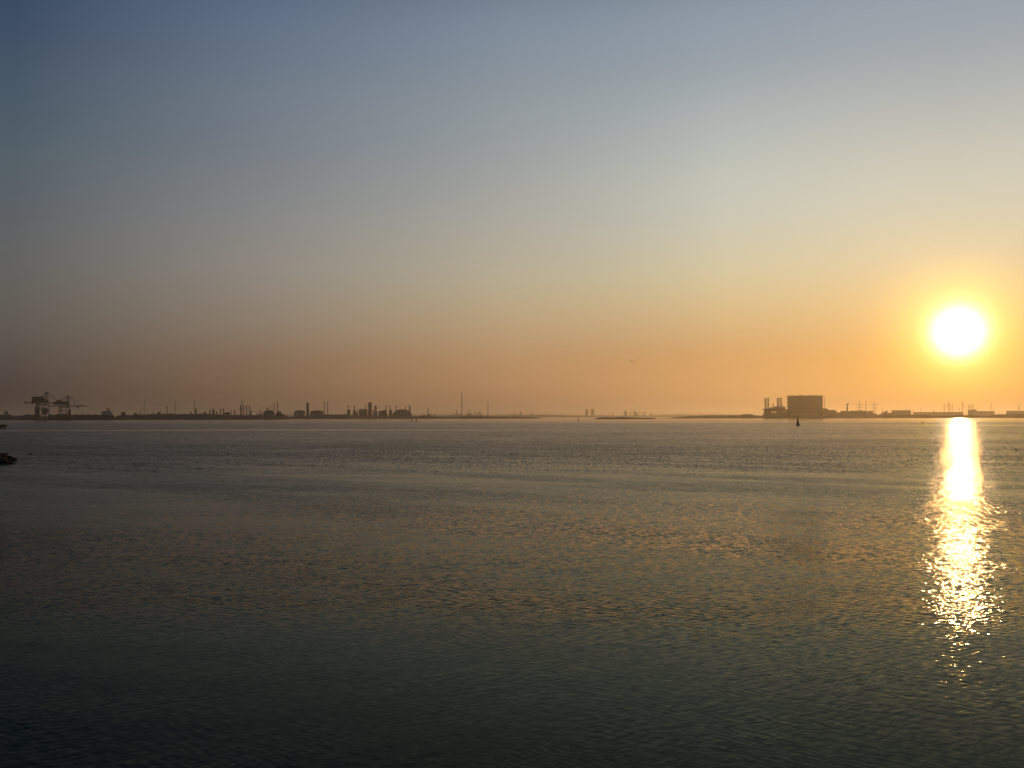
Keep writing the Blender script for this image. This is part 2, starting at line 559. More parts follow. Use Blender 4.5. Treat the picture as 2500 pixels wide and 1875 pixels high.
# ------------------------------------------------------------------ haze
hz = bpy.data.materials.new('haze')
hz.use_nodes = True
hz.node_tree.nodes.clear()
ho = node(hz.node_tree, 'ShaderNodeOutputMaterial')
hv = node(hz.node_tree, 'ShaderNodeVolumePrincipled')
hv.inputs['Color'].default_value = (0.88, 0.85, 0.80, 1)
hv.inputs['Density'].default_value = 0.000105
hv.inputs['Anisotropy'].default_value = 0.7
hz.node_tree.links.new(hv.outputs[0], ho.inputs['Volume'])
kind(MB().box(-8300, 8300, -500, 12000, -1, 76).build('haze', hz), 'stuff')


# ------------------------------------------------------------------ land
def land(name, prof, D, depth, mat, step=4.0, rough=0.5, seed=1, foot=0.15, roundness=0.5):
    """a low strip of ground: prof = crest line (x, y of the photograph), its front foot on the waterline at D"""
    x0, x1 = prof[0][0], prof[-1][0]
    n = max(4, int((x1 - x0) / step))
    rows = [0.0, foot, 0.35, 0.7, 1.0]
    hs = [-0.4, None, 1.0, 0.9, -0.4]
    mb = MB()
    for r, (t, hf) in enumerate(zip(rows, hs)):
        y = D + depth * t
        for i in range(n + 1):
            px = x0 + (x1 - x0) * i / n
            for (xa, ya), (xb, yb) in zip(prof, prof[1:]):
                if xa <= px <= xb:
                    py = ya + (yb - ya) * (px - xa) / max(1e-6, xb - xa)
                    break
            Dm = D + depth * 0.35
            h = max(0.15, at(px, py, Dm).z)
            h += rough * (mn.noise(Vector((px * 0.12, seed * 9.1, r * 0.7))) + 0.5 * mn.noise(Vector((px * 0.45, seed * 5.1, r * 1.7)))) * min(1.0, h * 0.3)
            hh = h * (roundness if hf is None else hf) if (hf is None or hf > 0) else hf
            wob = depth * 0.04 * mn.noise(Vector((px * 0.05, seed * 3.3, t)))
            mb.v.append((ray(px, 1017).x * y, y + wob, hh))
    for r in range(len(rows) - 1):
        for i in range(n):
            a = r * (n + 1) + i
            mb.f.append((a, a + 1, a + n + 2, a + n + 1))
    mb.f.append(tuple(r * (n + 1) for r in reversed(range(len(rows)))))
    mb.f.append(tuple(r * (n + 1) + n for r in range(len(rows))))
    mb.f.append(tuple([i for i in range(n + 1)][::-1] + [(len(rows) - 1) * (n + 1) + i for i in range(n + 1)]))
    o = mb.build(name, mat)
    return kind(o, 'structure')


land('terminal_shore', [(-260, 1006), (-120, 1009), (-30, 1010), (8, 1011), (28, 1014), (52, 1016), (64, 1011), (84, 1012), (112, 1016), (150, 1017), (240, 1018), (300, 1014), (330, 1013), (352, 1012),
                        (395, 1010), (420, 1010.5), (500, 1010.5), (530, 1012), (580, 1014), (650, 1014), (700, 1018), (712, 1023)], 2010, 330, M_LAND, seed=1, rough=2.0)
land('refinery_shore', [(640, 1022), (684, 1018), (700, 1017), (720, 1017), (795, 1012), (850, 1012), (862, 1016), (1000, 1016), (1025, 1016), (1036, 1013.5), (1060, 1016), (1100, 1017.5),
                        (1140, 1016), (1180, 1016), (1220, 1017), (1280, 1018), (1312, 1019), (1324, 1022.5)], 2560, 420, M_LAND, seed=2, rough=1.0)
land('far_fields', [(1180, 1015), (1300, 1014.5), (1345, 1013.5), (1400, 1015), (1500, 1015.5), (1590, 1016), (1630, 1014), (1700, 1014)], 7000, 500, M_HILL, seed=3, rough=2.0)
land('distant_hill', [(500, 1012), (900, 1011), (1200, 1012), (1330, 1011.5), (1400, 1013.5), (1480, 1014), (1560, 1014), (1620, 1012), (1670, 1010.5), (1740, 1011), (1850, 1013), (2100, 1011), (2600, 1010)], 9900, 1200, M_HILL, seed=4, rough=6.0)
land('sandbank', [(1449, 1022.6), (1456, 1021), (1463, 1019.2), (1478, 1018.7), (1490, 1019.3), (1512, 1018.4), (1545, 1019), (1566, 1020.2), (1590, 1019.6), (1604, 1021.8)], 1850, 120, M_SAND, seed=5, rough=0.3, step=3)
land('mudflat', [(1608, 1021.6), (1640, 1021.2), (1690, 1021.2), (1700, 1021.7)], 2150, 100, M_SAND, seed=6, rough=0.1)
land('power_station_shore', [(1640, 1019.5), (1680, 1016), (1740, 1013.5), (1790, 1013.5), (1815, 1014), (1860, 1015), (1920, 1014), (2010, 1012), (2060, 1012), (2120, 1012), (2150, 1012), (2200, 1014),
                             (2300, 1015), (2400, 1016), (2500, 1014), (2700, 1012)], 2480, 360, M_LAND, seed=7, rough=0.8)
land('dunes', [(2105, 1019.5), (2165, 1015), (2200, 1012.5), (2226, 1012.2), (2268, 1012.4), (2280, 1016), (2330, 1014.5), (2365, 1013.5), (2378, 1013.2), (2390, 1016), (2420, 1014.5), (2440, 1011.5),
               (2470, 1012), (2490, 1009.8), (2500, 1010.5), (2600, 1011), (2700, 1014)], 2440, 60, M_LAND, seed=8, rough=0.9, step=3)

# ------------------------------------------------------------------ ship unloaders on the left
M_DARKGREEN = material('dark_green_crane_paint', (0.02, 0.035, 0.032), 0.7, 0.3, 0.3, streak=4)


def unloader(apex, D, spec, label):
    root = thing('ship_unloader_crane', at(spec['base'], 1022, D), label, 'crane', 'ship unloading cranes on the left shore')
    root.location.z = 3
    X = lambda x: ux(x, D)
    Z = lambda y, x=150: at(x, y, D).z
    hw = 9.0     # half of the gauge along the quay
    t = 1.6
    for lx, lt in spec['legs']:
        for sy in (-1, 1):
            b = MB()
            b.bar((X(lx), D + sy * hw, 2.5), (X(lx), D + sy * hw, Z(spec['girder'])), lt)
            part(b, 'leg', M_DARKGREEN, root)
    b = MB()
    l0, l1 = spec['legs'][0][0], spec['legs'][-1][0]
    for sy in (-1, 1):
        for zz in (1011, spec['girder'] + 2):
            b.bar((X(l0), D + sy * hw, Z(zz)), (X(l1), D + sy * hw, Z(zz)), 1.6)
    for lx in (l0, l1):
        b.bar((X(lx), D - hw, Z(spec['girder'] + 8)), (X(lx), D + hw, Z(spec['girder'] + 8)), 1.2)
    for a_, c_ in spec['braces']:
        for sy in (-1, 1):
            b.bar((X(a_[0]), D + sy * hw, Z(a_[1])), (X(c_[0]), D + sy * hw, Z(c_[1])), 1.1)
    part(b, 'portal_bracing', M_DARKGREEN, root)
    b = MB()
    x0, x1 = spec['boom']
    for sy in (-1, 1):
        b.box(X(x0), X(x1), D + sy * 4 - 0.7, D + sy * 4 + 0.7, Z(spec['boomy'] + 1.2), Z(spec['boomy'] - 1.0))
    k = x0
    while k < x1:
        b.bar((X(k), D - 4, Z(spec['boomy'])), (X(k), D + 4, Z(spec['boomy'])), 0.8)
        k += 6
    part(b, 'boom', M_DARKGREEN, root)
    b = MB()
    mx0, mx1 = spec['mast']
    for sy in (-1, 1):
        b.bar((X(mx0), D + sy * 4.5, Z(spec['boomy'])), (X(apex[0] - 2), D + sy * 1.5, Z(apex[1])), 1.4)
        b.bar((X(mx1), D + sy * 4.5, Z(spec['boomy'])), (X(apex[0] + 2), D + sy * 1.5, Z(apex[1])), 1.4)
        for f in (0.25, 0.5, 0.75):
            za = Z(spec['boomy']) + f * (Z(apex[1]) - Z(spec['boomy']))
            xa = X(mx0) + f * (X(apex[0] - 2) - X(mx0))
            xb = X(mx1) + f * (X(apex[0] + 2) - X(mx1))
            yy = D + sy * (4.5 - 3 * f)
            b.bar((xa, yy, za), (xb, yy, za), 0.8)
            b.bar((xa, yy, za), (X(mx1) + (f - 0.25) * (X(apex[0] + 2) - X(mx1)), yy, za - 0.25 * (Z(apex[1]) - Z(spec['boomy']))), 0.7)
    b.box(X(apex[0] - 3.5), X(apex[0] + 3.5), D - 2.5, D + 2.5, Z(apex[1] + 3), Z(apex[1] + 0.5))
    part(b, 'mast', M_DARKGREEN, root)
    for a_, c_, w in spec['stays']:
        b = MB()
        for sy in (-1, 1):
            b.bar((X(a_[0]), D + sy * 2, Z(a_[1])), (X(c_[0]), D + sy * 3.5, Z(c_[1])), w)
        part(b, 'stay', M_DARKGREEN, root)
    b = MB()
    b.prism([(X(x), Z(y)) for x, y in spec['house']], D - 7, D + 7)
    part(b, 'machinery_house', M_DARK, root)
    if 'hopper' in spec:
        b = MB()
        (ha, hb, hy0, hy1, hn) = spec['hopper']
        zt, zm, zb = Z(hy0), Z((hy0 + hy1) / 2), Z(hy1)
        xa, xb = X(ha), X(hb)
        b.box(xa, xb, D - 6, D + 6, zm, zt)
        c = (xa + xb) / 2
        b.quadbox([(c - 2, D - 2, zb), (c + 2, D - 2, zb), (c + 2, D + 2, zb), (c - 2, D + 2, zb)],
                  [(xa, D - 6, zm), (xb, D - 6, zm), (xb, D + 6, zm), (xa, D + 6, zm)])
        part(b, 'hopper', M_DARK, root)
    if 'trolley' in spec:
        tx, ty = spec['trolley']
        b = MB()
        b.box(X(tx - 2.5), X(tx + 2.5), D - 3, D + 3, Z(ty), Z(ty - 3))
        b.bar((X(tx), D, Z(ty)), (X(tx), D, Z(ty + 3)), 2.2, 1.0)
        part(b, 'trolley', M_DARK, root)
    return root


cr1 = unloader((114, 956.5), 2075, dict(
    base=104, legs=[(90, 3.4), (95, 2.6), (111, 1.5), (119, 1.5)], girder=985, boom=(60.5, 141), boomy=983,
    mast=(108.5, 117.5),
    braces=[((95, 1000), (111, 986)), ((96, 985), (108, 998)), ((111, 1010), (118, 1004)), ((90, 1012), (95, 1000))],
    stays=[((111, 959), (103, 969), 1.2), ((118, 960), (141, 978), 0.7), ((113, 960), (100, 970), 0.6), ((139, 977), (129, 984), 0.5)],
    house=[(76.5, 986), (92, 984), (118, 984), (118, 979), (108.5, 974), (106, 968), (78.5, 968.5), (77, 974)],
    hopper=(100, 117, 997, 1013, 0), trolley=(62, 984)),
    'taller ship unloading crane with boxy machinery house at far left')
b = MB()
b.box(ux(84.5, 2075), ux(96, 2075), 2065, 2085, 3, at(90, 995, 2075).z, 0.5)
b.box(ux(86, 2075), ux(92, 2075), 2067, 2083, at(90, 995, 2075).z + 0.01, at(90, 990, 2075).z)
part(b, 'stair_tower', M_DARKGREEN, cr1)
b = MB()
b.box(ux(119.2, 2075), ux(122.5, 2075), 2071, 2079, at(120, 1005.5, 2075).z, at(120, 1004, 2075).z)
part(b, 'access_platform', M_DARKGREEN, cr1)
unloader((165.5, 965.5), 2120, dict(
    base=158, legs=[(143.3, 1.2), (149.5, 1.4), (163, 1.5), (170, 1.6)], girder=992, boom=(119, 212), boomy=991,
    mast=(162.5, 169),
    braces=[((143.5, 1008), (149.5, 994)), ((150, 1006), (162, 999)), ((150, 999), (162, 1006)), ((144, 996), (149.5, 1008)), ((163, 1012), (169, 1000))],
    stays=[((163, 968), (141, 979), 0.9), ((168, 969), (186, 990), 0.7), ((168, 968), (201, 990), 0.7), ((166, 968), (150, 978), 0.7)],
    house=[(128, 987), (134, 988), (170, 989), (169.5, 982), (160, 980), (152, 980), (148, 977.5), (139, 978), (133, 982)],
    hopper=(166, 172.5, 1000, 1014, 0), trolley=(189.5, 995)),
    'lower ship unloading crane whose boom reaches right over the moored ship')


# ------------------------------------------------------------------ moored bulk carrier
def ship():
    D = 2040
    X = lambda x: ux(x, D)
    Z = lambda y: at(210, y, D).z
    root = thing('bulk_carrier', (X(202), D, 0), 'long dark bulk carrier moored in front of the unloading cranes, pale superstructure at right end', 'ship')
    b = MB()
    n = 26
    x0, x1 = X(119), X(286)
    for i in range(n + 1):
        t = i / n
        x = x0 + (x1 - x0) * t
        taper = min(1, (t / 0.12)) ** 0.6 if t < 0.12 else (min(1, (1 - t) / 0.07) ** 0.4 if t > 0.93 else 1)
        w = max(0.6, 12 * taper)
        top = Z(1013.2) + (2.0 * (1 - t / 0.1) if t < 0.1 else 0) - (1.5 if t > 0.95 else 0)
        b.v += [(x, D - w * 0.9, -0.8), (x, D - w, top), (x, D + w, top), (x, D + w * 0.9, -0.8)]
    for i in range(n):
        a = i * 4
        for k in range(4):
            b.f.append((a + k, a + (k + 1) % 4, a + 4 + (k + 1) % 4, a + 4 + k))
    b.f += [(3, 2, 1, 0), (n * 4, n * 4 + 1, n * 4 + 2, n * 4 + 3)]
    part(b, 'hull', M_HULL, root)
    for k in range(7):
        b = MB()
        xa = 137 + k * 15
        b.box(X(xa), X(xa + 10), D - 7, D + 7, Z(1013.15), Z(1011.6))
        part(b, 'hatch_cover', M_RUST, root)
    b = MB()
    b.box(X(247), X(277), D - 10, D + 10, Z(1013.15), Z(1009.8))
    b.box(X(249), X(274), D - 9, D + 9, Z(1009.75), Z(1006.5))
    b.box(X(250), X(262), D - 11, D + 11, Z(1006.45), Z(1003.6))
    b.box(X(262.1), X(270), D - 7, D + 7, Z(1006.45), Z(1002.8))
    part(b, 'superstructure', M_WHITE, root)
    b = MB()
    b.quadbox([(X(264), D - 4, Z(1002.7)), (X(269), D - 4, Z(1002.7)), (X(269), D + 4, Z(1002.7)), (X(264), D + 4, Z(1002.7))],
              [(X(263), D - 3, Z(997)), (X(266.5), D - 3, Z(997)), (X(266.5), D + 3, Z(997)), (X(263), D + 3, Z(997))])
    part(b, 'funnel', M_DARK, root)
    b = MB()
    b.bar((X(260), D, Z(1003.6)), (X(260), D, Z(993.5)), 1.0, 0.5)
    b.bar((X(257.5), D, Z(996)), (X(262.5), D, Z(996)), 0.6)
    b.bar((X(258.5), D, Z(999)), (X(261.5), D, Z(999)), 0.6)
    part(b, 'mast', M_DARK, root)
    for k in range(3):
        b = MB()
        b.bar((X(247 + 6 * k), D + 9, Z(1009.8)), (X(245 + 6 * k), D + 9, Z(1003)), 0.5, 0.3)
        part(b, 'davit', M_DARK, root)


ship()


def floodlight(x, y, D, label, r=0.8):
    p = at(x, y, D)
    root = thing('floodlight', (p.x, p.y, 2), label, 'light', None)
    part(MB().bar((p.x, p.y, 2), (p.x, p.y, p.z - r), 0.4), 'pole', M_STEEL, root)
    part(MB().lathe(p.x, p.y, [(r * 0.4, p.z - r), (r, p.z - r * 0.4), (r, p.z + r * 0.4), (r * 0.4, p.z + r)], 12), 'lamp', M_LAMP, root)


floodlight(102.2, 1019, 2015, 'tiny white light low between the legs of the taller crane', 0.3)
floodlight(617.8, 1009.8, 2330, 'tiny white light among the refinery columns, left of the domed tank', 0.5)


# ------------------------------------------------------------------ generic industrial things
def chimney(x, ytop, ybot, w, D, label, w_base=None, cap=True, name='chimney', cat='chimney', group='chimneys along the far shore', mat=None, ladder=False):
    """w in photograph pixels"""
    s = mpp(D)
    zt, zb = at(x, ytop, D).z, min(at(x, ybot, D).z, 6.0)
    zb = 1.0
    r1 = w * s / 2
    r0 = (w_base or w * 1.15) * s / 2
    prof = [(r0, zb), (r0 * 0.5 + r1 * 0.5, zb + (zt - zb) * 0.45), (r1, zb + (zt - zb) * 0.9), (r1, zt - 2)]
    c = at(x, 1017, D)
    root = thing(name, (c.x, D, zb), label, cat, group)
    part(MB().lathe(c.x, D, prof, 16), 'shaft', mat or M_STACK, root, False)
    if cap:
        part(MB().lathe(c.x, D, [(r1 * 1.25, zt - 2), (r1 * 1.3, zt - 0.4), (r1 * 1.1, zt)], 16), 'rim', M_DARK, root)
        for f in (0.5, 0.78):
            pf = MB()
            rr = (r0 + (r1 - r0) * f) * 1.0 + 0.9
            zz = zb + (zt - zb) * f
            pf.lathe(c.x, D, [(rr, zz), (rr, zz + 0.9)], 16)
            part(pf, 'platform', M_STEEL, root)
    return root


def column(x, ytop, w, D, label, group='process columns of the refinery', mat=None, ybot=None, knob=False):
    s = mpp(D)
    c = at(x, ytop, D)
    r = w * s / 2
    zt = c.z
    root = thing('process_column', (c.x, D, 1), label, 'process column', group)
    part(MB().lathe(c.x, D, [(r * 1.1, 1), (r, 6), (r, zt - r), (r * 0.75, zt - r * 0.4), (r * 0.3, zt)], 14), 'shell', mat or M_STEEL, root)
    pf = MB()
    n = max(2, int((zt - 4) / 9))
    for k in range(n):
        z = 6 + (zt - 9) * (k + 0.6) / n
        a0 = random.random() * 6
        pf.lathe(c.x, D, [(r + 1.1, z), (r + 1.1, z + 0.5)], 12)
    pf.bar((c.x + r + 0.8, D, 1), (c.x + r + 0.8, D, zt - r), 0.6)
    part(pf, 'ladder_and_platforms', M_DARK, root)
    if knob:
        part(MB().lathe(c.x, D, [(r * 1.8, zt - 2), (r * 2.2, zt - 0.5), (r, zt + 1)], 12), 'head', M_DARK, root)
    return root


def tank(x0, x1, ytop, D, label, dome=0.25, name='storage_tank', mat=None, group='storage tanks of the refinery', stubs=()):
    c = at((x0 + x1) / 2, ytop, D)
    r = (x1 - x0) / 2 * mpp(D)
    zt = c.z
    sh = zt - (zt - 2) * dome
    root = thing(name, (c.x, D, 1), label, 'tank', group)
    part(MB().lathe(c.x, D, [(r, 1), (r, sh)], 40), 'shell', mat or M_TANK, root)
    prof = [(r * 1.01, sh + 0.01)] + [(r * math.cos(a), sh + (zt - sh) * math.sin(a)) for a in [k * math.pi / 2 / 8 for k in range(1, 8)]] + [(r * 0.08, zt)]
    roof = part(MB().lathe(c.x, D, prof, 40), 'roof', M_ROOF if dome < 0.6 else (mat or M_TANK), root)
    b = MB()
    b.lathe(c.x, D, [(r * 1.015, sh - 0.6), (r * 1.03, sh - 0.3), (r * 1.03, sh)], 40)
    for k in range(24):
        a = math.pi * 2 * k / 24
        b.bar((c.x + r * 1.02 * math.cos(a), D + r * 1.02 * math.sin(a), sh), (c.x + r * 1.02 * math.cos(a), D + r * 1.02 * math.sin(a), sh + 1.1), 0.15)
    # stair winding up the shell
    for k in range(14):
        a = -math.pi * 0.9 + k * 0.06
        z = 1 + (sh - 1) * k / 14
        b.box(c.x + (r + 0.5) * math.cos(a) - 0.5, c.x + (r + 0.5) * math.cos(a) + 0.5, D + (r + 0.5) * math.sin(a) - 0.4, D + (r + 0.5) * math.sin(a) + 0.4, z, z + (sh - 1) / 14)
    part(b, 'railing_and_stair', M_DARK, root)
    for sx, sy_ in stubs:
        b = MB()
        p = at(sx, sy_, D)
        b.lathe(p.x, D, [(1.3, sh), (1.3, p.z), (0.8, p.z + 0.3)], 12)
        part(b, 'vent_stack', M_DARK, root)
    return root


def block(x0, x1, ytop, D, label, cat='building', name='plant_building', depth=None, group=None, mat=None, pieces=(), roof='flat', ribs=True, ytop2=None):
    a, c = at(x0, ytop, D), at(x1, ytop if ytop2 is None else ytop2, D)
    dp = depth or max(8, (c.x - a.x) * 0.7)
    root = thing(name, ((a.x + c.x) / 2, D, 1), label, cat, group)
    b = MB()
    b.quadbox([(a.x, D, 0.5), (c.x, D, 0.5), (c.x, D + dp, 0.5), (a.x, D + dp, 0.5)], [(a.x, D, a.z - 0.8), (c.x, D, c.z - 0.8), (c.x, D + dp, c.z - 0.8), (a.x, D + dp, a.z - 0.8)])
    if ribs:
        w = c.x - a.x
        n = max(2, int(w / 6))
        for k in range(n + 1):
            xx = a.x + w * k / n
            zz = a.z + (c.z - a.z) * k / n
            b.box(xx - 0.2, xx + 0.2, D - 0.3, D - 0.003, 0.5, zz - 0.85)
    wall = part(b, 'wall', mat or M_SHED, root)
    b = MB()
    if roof == 'flat':
        b.quadbox([(a.x - 0.4, D - 0.4, a.z - 0.795), (c.x + 0.4, D - 0.4, c.z - 0.795), (c.x + 0.4, D + dp + 0.4, c.z - 0.795), (a.x - 0.4, D + dp + 0.4, a.z - 0.795)],
                  [(a.x - 0.4, D - 0.4, a.z), (c.x + 0.4, D - 0.4, c.z), (c.x + 0.4, D + dp + 0.4, c.z), (a.x - 0.4, D + dp + 0.4, a.z)])
    part(b, 'roof', M_ROOF, root)
    w = c.x - a.x
    if w > 25:
        for k in range(2 if w < 60 else 3):
            b = MB()
            xx = a.x + w * (0.2 + 0.28 * k)
            b.box(xx, xx + min(5, w * .08), D - 0.25, D - 0.01, 0.5, min(a.z * 0.5, 6))
            part(b, 'door', M_DARK, root)
    for (pa, pb, py) in pieces:
        b = MB()
        p, q = at(pa, py, D), at(pb, py, D)
        b.box(p.x, q.x, D + dp * 0.3, D + dp * 0.6, a.z - 0.5, p.z)
        part(b, 'rooftop_unit', M_DARK, root)
    return root


def lattice_mast(x, ytop, w0, w1, D, label, t=0.35, head=None, group='slender masts behind the shore', name='lattice_mast'):
    c = at(x, ytop, D)
    s = mpp(D)
    root = thing(name, (c.x, D, 1), label, 'mast', group)
    part(MB().lattice(c.x, D, 1, c.z, w0 * s, w1 * s, t, 9), 'lattice', M_GALV, root)
    if head:
        part(MB().box(c.x - head * s / 2, c.x + head * s / 2, D - 1.5, D + 1.5, c.z - 2.2, c.z), 'head', M_DARK, root)
    return root


# --- behind the left shore
tank(10, 21, 1002.5, 3000, 'small hazy dome above the trees left of the cranes', 0.5, 'dome', M_TANK, 'storage domes')
block(296, 306, 1006, 2150, 'small block standing alone right of the moored ship', 'building', mat=M_CLAD)
lattice_mast(352.6, 973.5, 3.0, 1.6, 3900, 'tall faint mast, the first one right of the moored ship', 0.7)
block(327, 333, 1008, 2300, 'low shed below the first faint mast right of the ship, left of the white dome')
chimney(343, 1003, 1010, 1.4, 2500, 'very short stub chimney left of the first tall faint mast')
chimney(373, 1004, 1010, 1.2, 2500, 'very short stub chimney between the first faint mast and the white dome')
tank(382, 393.5, 1006, 2130, 'pale white storage dome on the left shore', 0.55, 'dome', M_WHITE, 'storage domes')
lattice_mast(391.5, 1001, 1.0, 0.8, 2600, 'thin short mast rising over the pale white dome', 0.5)
lattice_mast(407.5, 994, 2.0, 1.6, 2800, 'mast with a wide platform on top, right of the pale dome', 0.6, head=4.2)
lattice_mast(428, 980, 2.6, 1.8, 4200, 'faint mast halfway between the platform mast and the one with a bushy foot', 0.8)
lattice_mast(475, 978, 2.6, 1.6, 3600, 'faint mast with a small block at its right foot', 0.8)
block(476.5, 480.5, 998, 3600, 'small hazy block at the foot of a faint mast', mat=M_STEEL)
block(465, 468, 1006, 2600, 'tiny hut left of the faint mast with a block at its foot')
block(497, 504, 1006, 2400, 'low wide hut left of the two short dark columns')
column(512.4, 998.5, 2.8, 2500, 'short dark column, left one of a pair of fat columns')
column(520, 996.5, 3.2, 2500, 'slightly taller dark column, right one of a pair of fat columns')
block(521.5, 524, 1002, 2480, 'small block leaning on the right one of the two fat columns', mat=M_STEEL)
column(528.6, 1003.5, 3, 2520, 'stubby column right of the pair of fat columns')
column(538, 997, 2.2, 2600, 'slim column left of the low dark tank')
column(545.4, 997, 2.6, 2600, 'slim column just touching the left of the low dark tank')
tank(547, 563, 1006, 2400, 'low dark tank left of the group of tall thin columns', 0.2)
chimney(564.2, 1001, 1008, 1.6, 2600, 'stub chimney over the right edge of the low dark tank')
column(573, 1000.5, 2.4, 2600, 'short column standing alone between the low tank and the tall thin columns')
column(587.5, 988.5, 2.8, 3100, 'hazy thick column at the left of the tall thin columns', mat=M_STACK)
chimney(590.8, 975, 1012, 1.6, 3300, 'tallest faint chimney among the group of thin columns')
column(595, 990, 1.9, 2700, 'dark thin column right of the tallest faint chimney')
column(602, 989, 1.9, 2700, 'second dark thin column right of the tallest faint chimney')
column(609, 990, 2.0, 2700, 'third dark thin column, beside the tiny white light')
column(612, 1001, 2.2, 2800, 'short column touching the third dark thin column')
column(616, 1003, 1.8, 2800, 'stub column left of the tiny white light')
for k, (x, y) in enumerate([(626, 1008), (633, 1000), (638, 1003)]):
    column(x, y, 1.6, 3200, ['hazy stub right of the tiny white light', 'hazy thin column between the tiny light and the domed tank', 'short column closest to the left wall of the domed tank'][k])
block(629, 642, 1012, 2420, 'low long building at the left foot of the domed tank with two vents')
tank(642.5, 670.5, 1001.5, 2450, 'domed tank with two vent stacks on its roof', 0.28, stubs=((651, 995.5), (655, 995.5)))
lattice_mast(670, 984, 2.0, 1.4, 3300, 'faint mast between the tank with vents and the dark chimney', 0.7)
lattice_mast(664.5, 989, 1.4, 1.0, 3400, 'faintest thin mast behind the tank with vents', 0.6)
chimney(677.6, 982, 1012, 2.0, 2450, 'dark chimney widening into a sloping base, left of the pair of domed tanks')
b = MB()
D_ = 2440
b.prism([(at(x, y, D_).x, at(x, y, D_).z) for x, y in [(673, 1020), (700, 1020), (697, 1015), (688, 1013), (682, 1008), (679, 1004), (676, 1008), (673, 1011)]], D_, D_ + 25)
solo(b, 'stockpile', M_LAND, at(685, 1020, D_), 'dark sloping stockpile at the foot of the dark chimney', 'stockpile')
tank(718, 746, 1001.3, 3050, 'left one of the two big domed tanks around the tall square tower', 0.28)
tank(757.5, 791, 1001.6, 3050, 'right one of the two big domed tanks around the tall square tower', 0.3)
rt = block(748, 754.4, 984, 3000, 'tall square tower between the two big domed tanks', 'tower', 'process_tower', depth=8, mat=M_CONC)
part(MB().lathe(at(749.5, 1000, 3000).x, 3004, [(1.1, at(750, 984, 3000).z), (0.9, at(750, 979, 3000).z)], 12), 'flue', M_DARK, rt)
b = MB()
for dz in (0, 2.2):
    b.bar((at(754.6, 1004, 3000).x, 3004, at(755, 1004.3, 3000).z - dz), (at(765, 1004, 3000).x, 3004, at(763, 1004.3, 3000).z - dz), 0.9)
for xx in (756, 759, 762, 764.5):
    b.bar((at(xx, 1004, 3000).x, 3004, 1), (at(xx, 1004, 3000).x, 3004, at(xx, 1004.3, 3000).z), 0.6)
solo(b, 'pipe_bridge', M_STEEL, at(760, 1017, 3000), 'thin pipe bridge from the tall square tower to the right domed tank', 'pipe bridge')
chimney(791.6, 980, 1012, 1.7, 2980, 'left one of two slim matching chimneys')
chimney(800, 980, 1012, 1.7, 2980, 'right one of two slim matching chimneys')
# --- big refinery group
block(847.5, 855, 1000.3, 3000, 'small block at the foot of the leftmost chimney of the big refinery', mat=M_CONC)
chimney(850.4, 989, 1002, 1.5, 2990, 'leftmost chimney of the big refinery, on a small block')
b = MB()
D_ = 3010
pp = at(844, 1006, D_)
b.bar((pp.x, D_, 1), (pp.x, D_, pp.z), 0.8)
b.bar((pp.x, D_, pp.z), (at(848, 1005, D_).x, D_, at(848, 1005, D_).z), 0.7)
b.bar((pp.x, D_, pp.z), (at(842, 1010, D_).x, D_, at(842, 1010, D_).z), 0.7)
b.bar((at(842, 1010, D_).x, D_, at(842, 1010, D_).z), (at(842, 1010, D_).x, D_, 1), 0.7)
solo(b, 'pipe_gantry', M_STEEL, (pp.x, D_, 1), 'bent pipe gantry left of the leftmost refinery block', 'pipe gantry')
chimney(865.1, 989, 1003, 1.9, 3000, 'second refinery chimney, on a wide flaring base', w_base=3.0)
b = MB()
b.lathe(at(865.2, 1010, 3000).x, 3000, [(4.5 * mpp(3000), 1), (3.6 * mpp(3000), at(865, 1008, 3000).z), (2.1 * mpp(3000), at(865, 999.5, 3000).z)], 16)
solo(b, 'furnace', M_CONC, (at(865.2, 1010, 3000).x, 3000, 1), 'flaring furnace around the foot of the second refinery chimney', 'furnace', smooth=False)
column(873, 1001, 2.0, 3000, 'short column between the second chimney and the square boiler house')
column(870, 1006, 1.8, 3000, 'stubby column at the right of the flaring furnace')
block(876.5, 897, 999, 3020, 'square boiler house with a thin chimney on its right shoulder', mat=M_CONC, pieces=((880, 884, 998), (893, 896, 999.5)))
chimney(892, 989.3, 1001, 1.4, 3015, 'thin chimney rising behind the square boiler house')
block(899, 907.4, 982.4, 2990, 'tall dark rectangular tower, tallest block of the refinery', 'tower', 'process_tower', depth=12, mat=M_CONC)
block(899.3, 907.3, 1001, 2975, 'dark lower annexe in front of the tallest refinery tower', depth=8, mat=M_DARK)
column(911, 1000.5, 2.4, 3000, 'short column between the tall tower and the round topped tower')
column(916.8, 989.6, 4.6, 3000, 'fat round topped tower right of the tallest refinery tower', mat=M_CONC)
block(914, 921.5, 1004, 2985, 'low annexe at the foot of the fat round topped tower', mat=M_CONC)
tank(924, 945, 1002, 3030, 'wide low domed tank between the fat tower and the chimney pair', 0.25)
block(938.5, 941, 1000, 3000, 'small block on the right shoulder of the wide low domed tank', mat=M_STEEL)
chimney(942.6, 990.3, 1003, 1.7, 3000, 'chimney standing at the right edge of the wide low domed tank')
block(950, 957, 1000.3, 3010, 'block beside the chimney in the middle of the refinery group', mat=M_CONC)
chimney(952, 990, 1003, 1.8, 2990, 'chimney on the small block left of the large sloping dome')
chimney(967.2, 991, 1004, 1.9, 3000, 'chimney at the left slope of the large dome')
b = MB()
D_ = 3060
cx = at(982, 1017, D_).x
s_ = mpp(D_)
prof = [(25 * s_, 1), (24 * s_, at(982, 1011, D_).z), (17 * s_, at(982, 1003.5, D_).z), (9.5 * s_, at(982, 1000.3, D_).z), (2 * s_, at(982, 999.6, D_).z)]
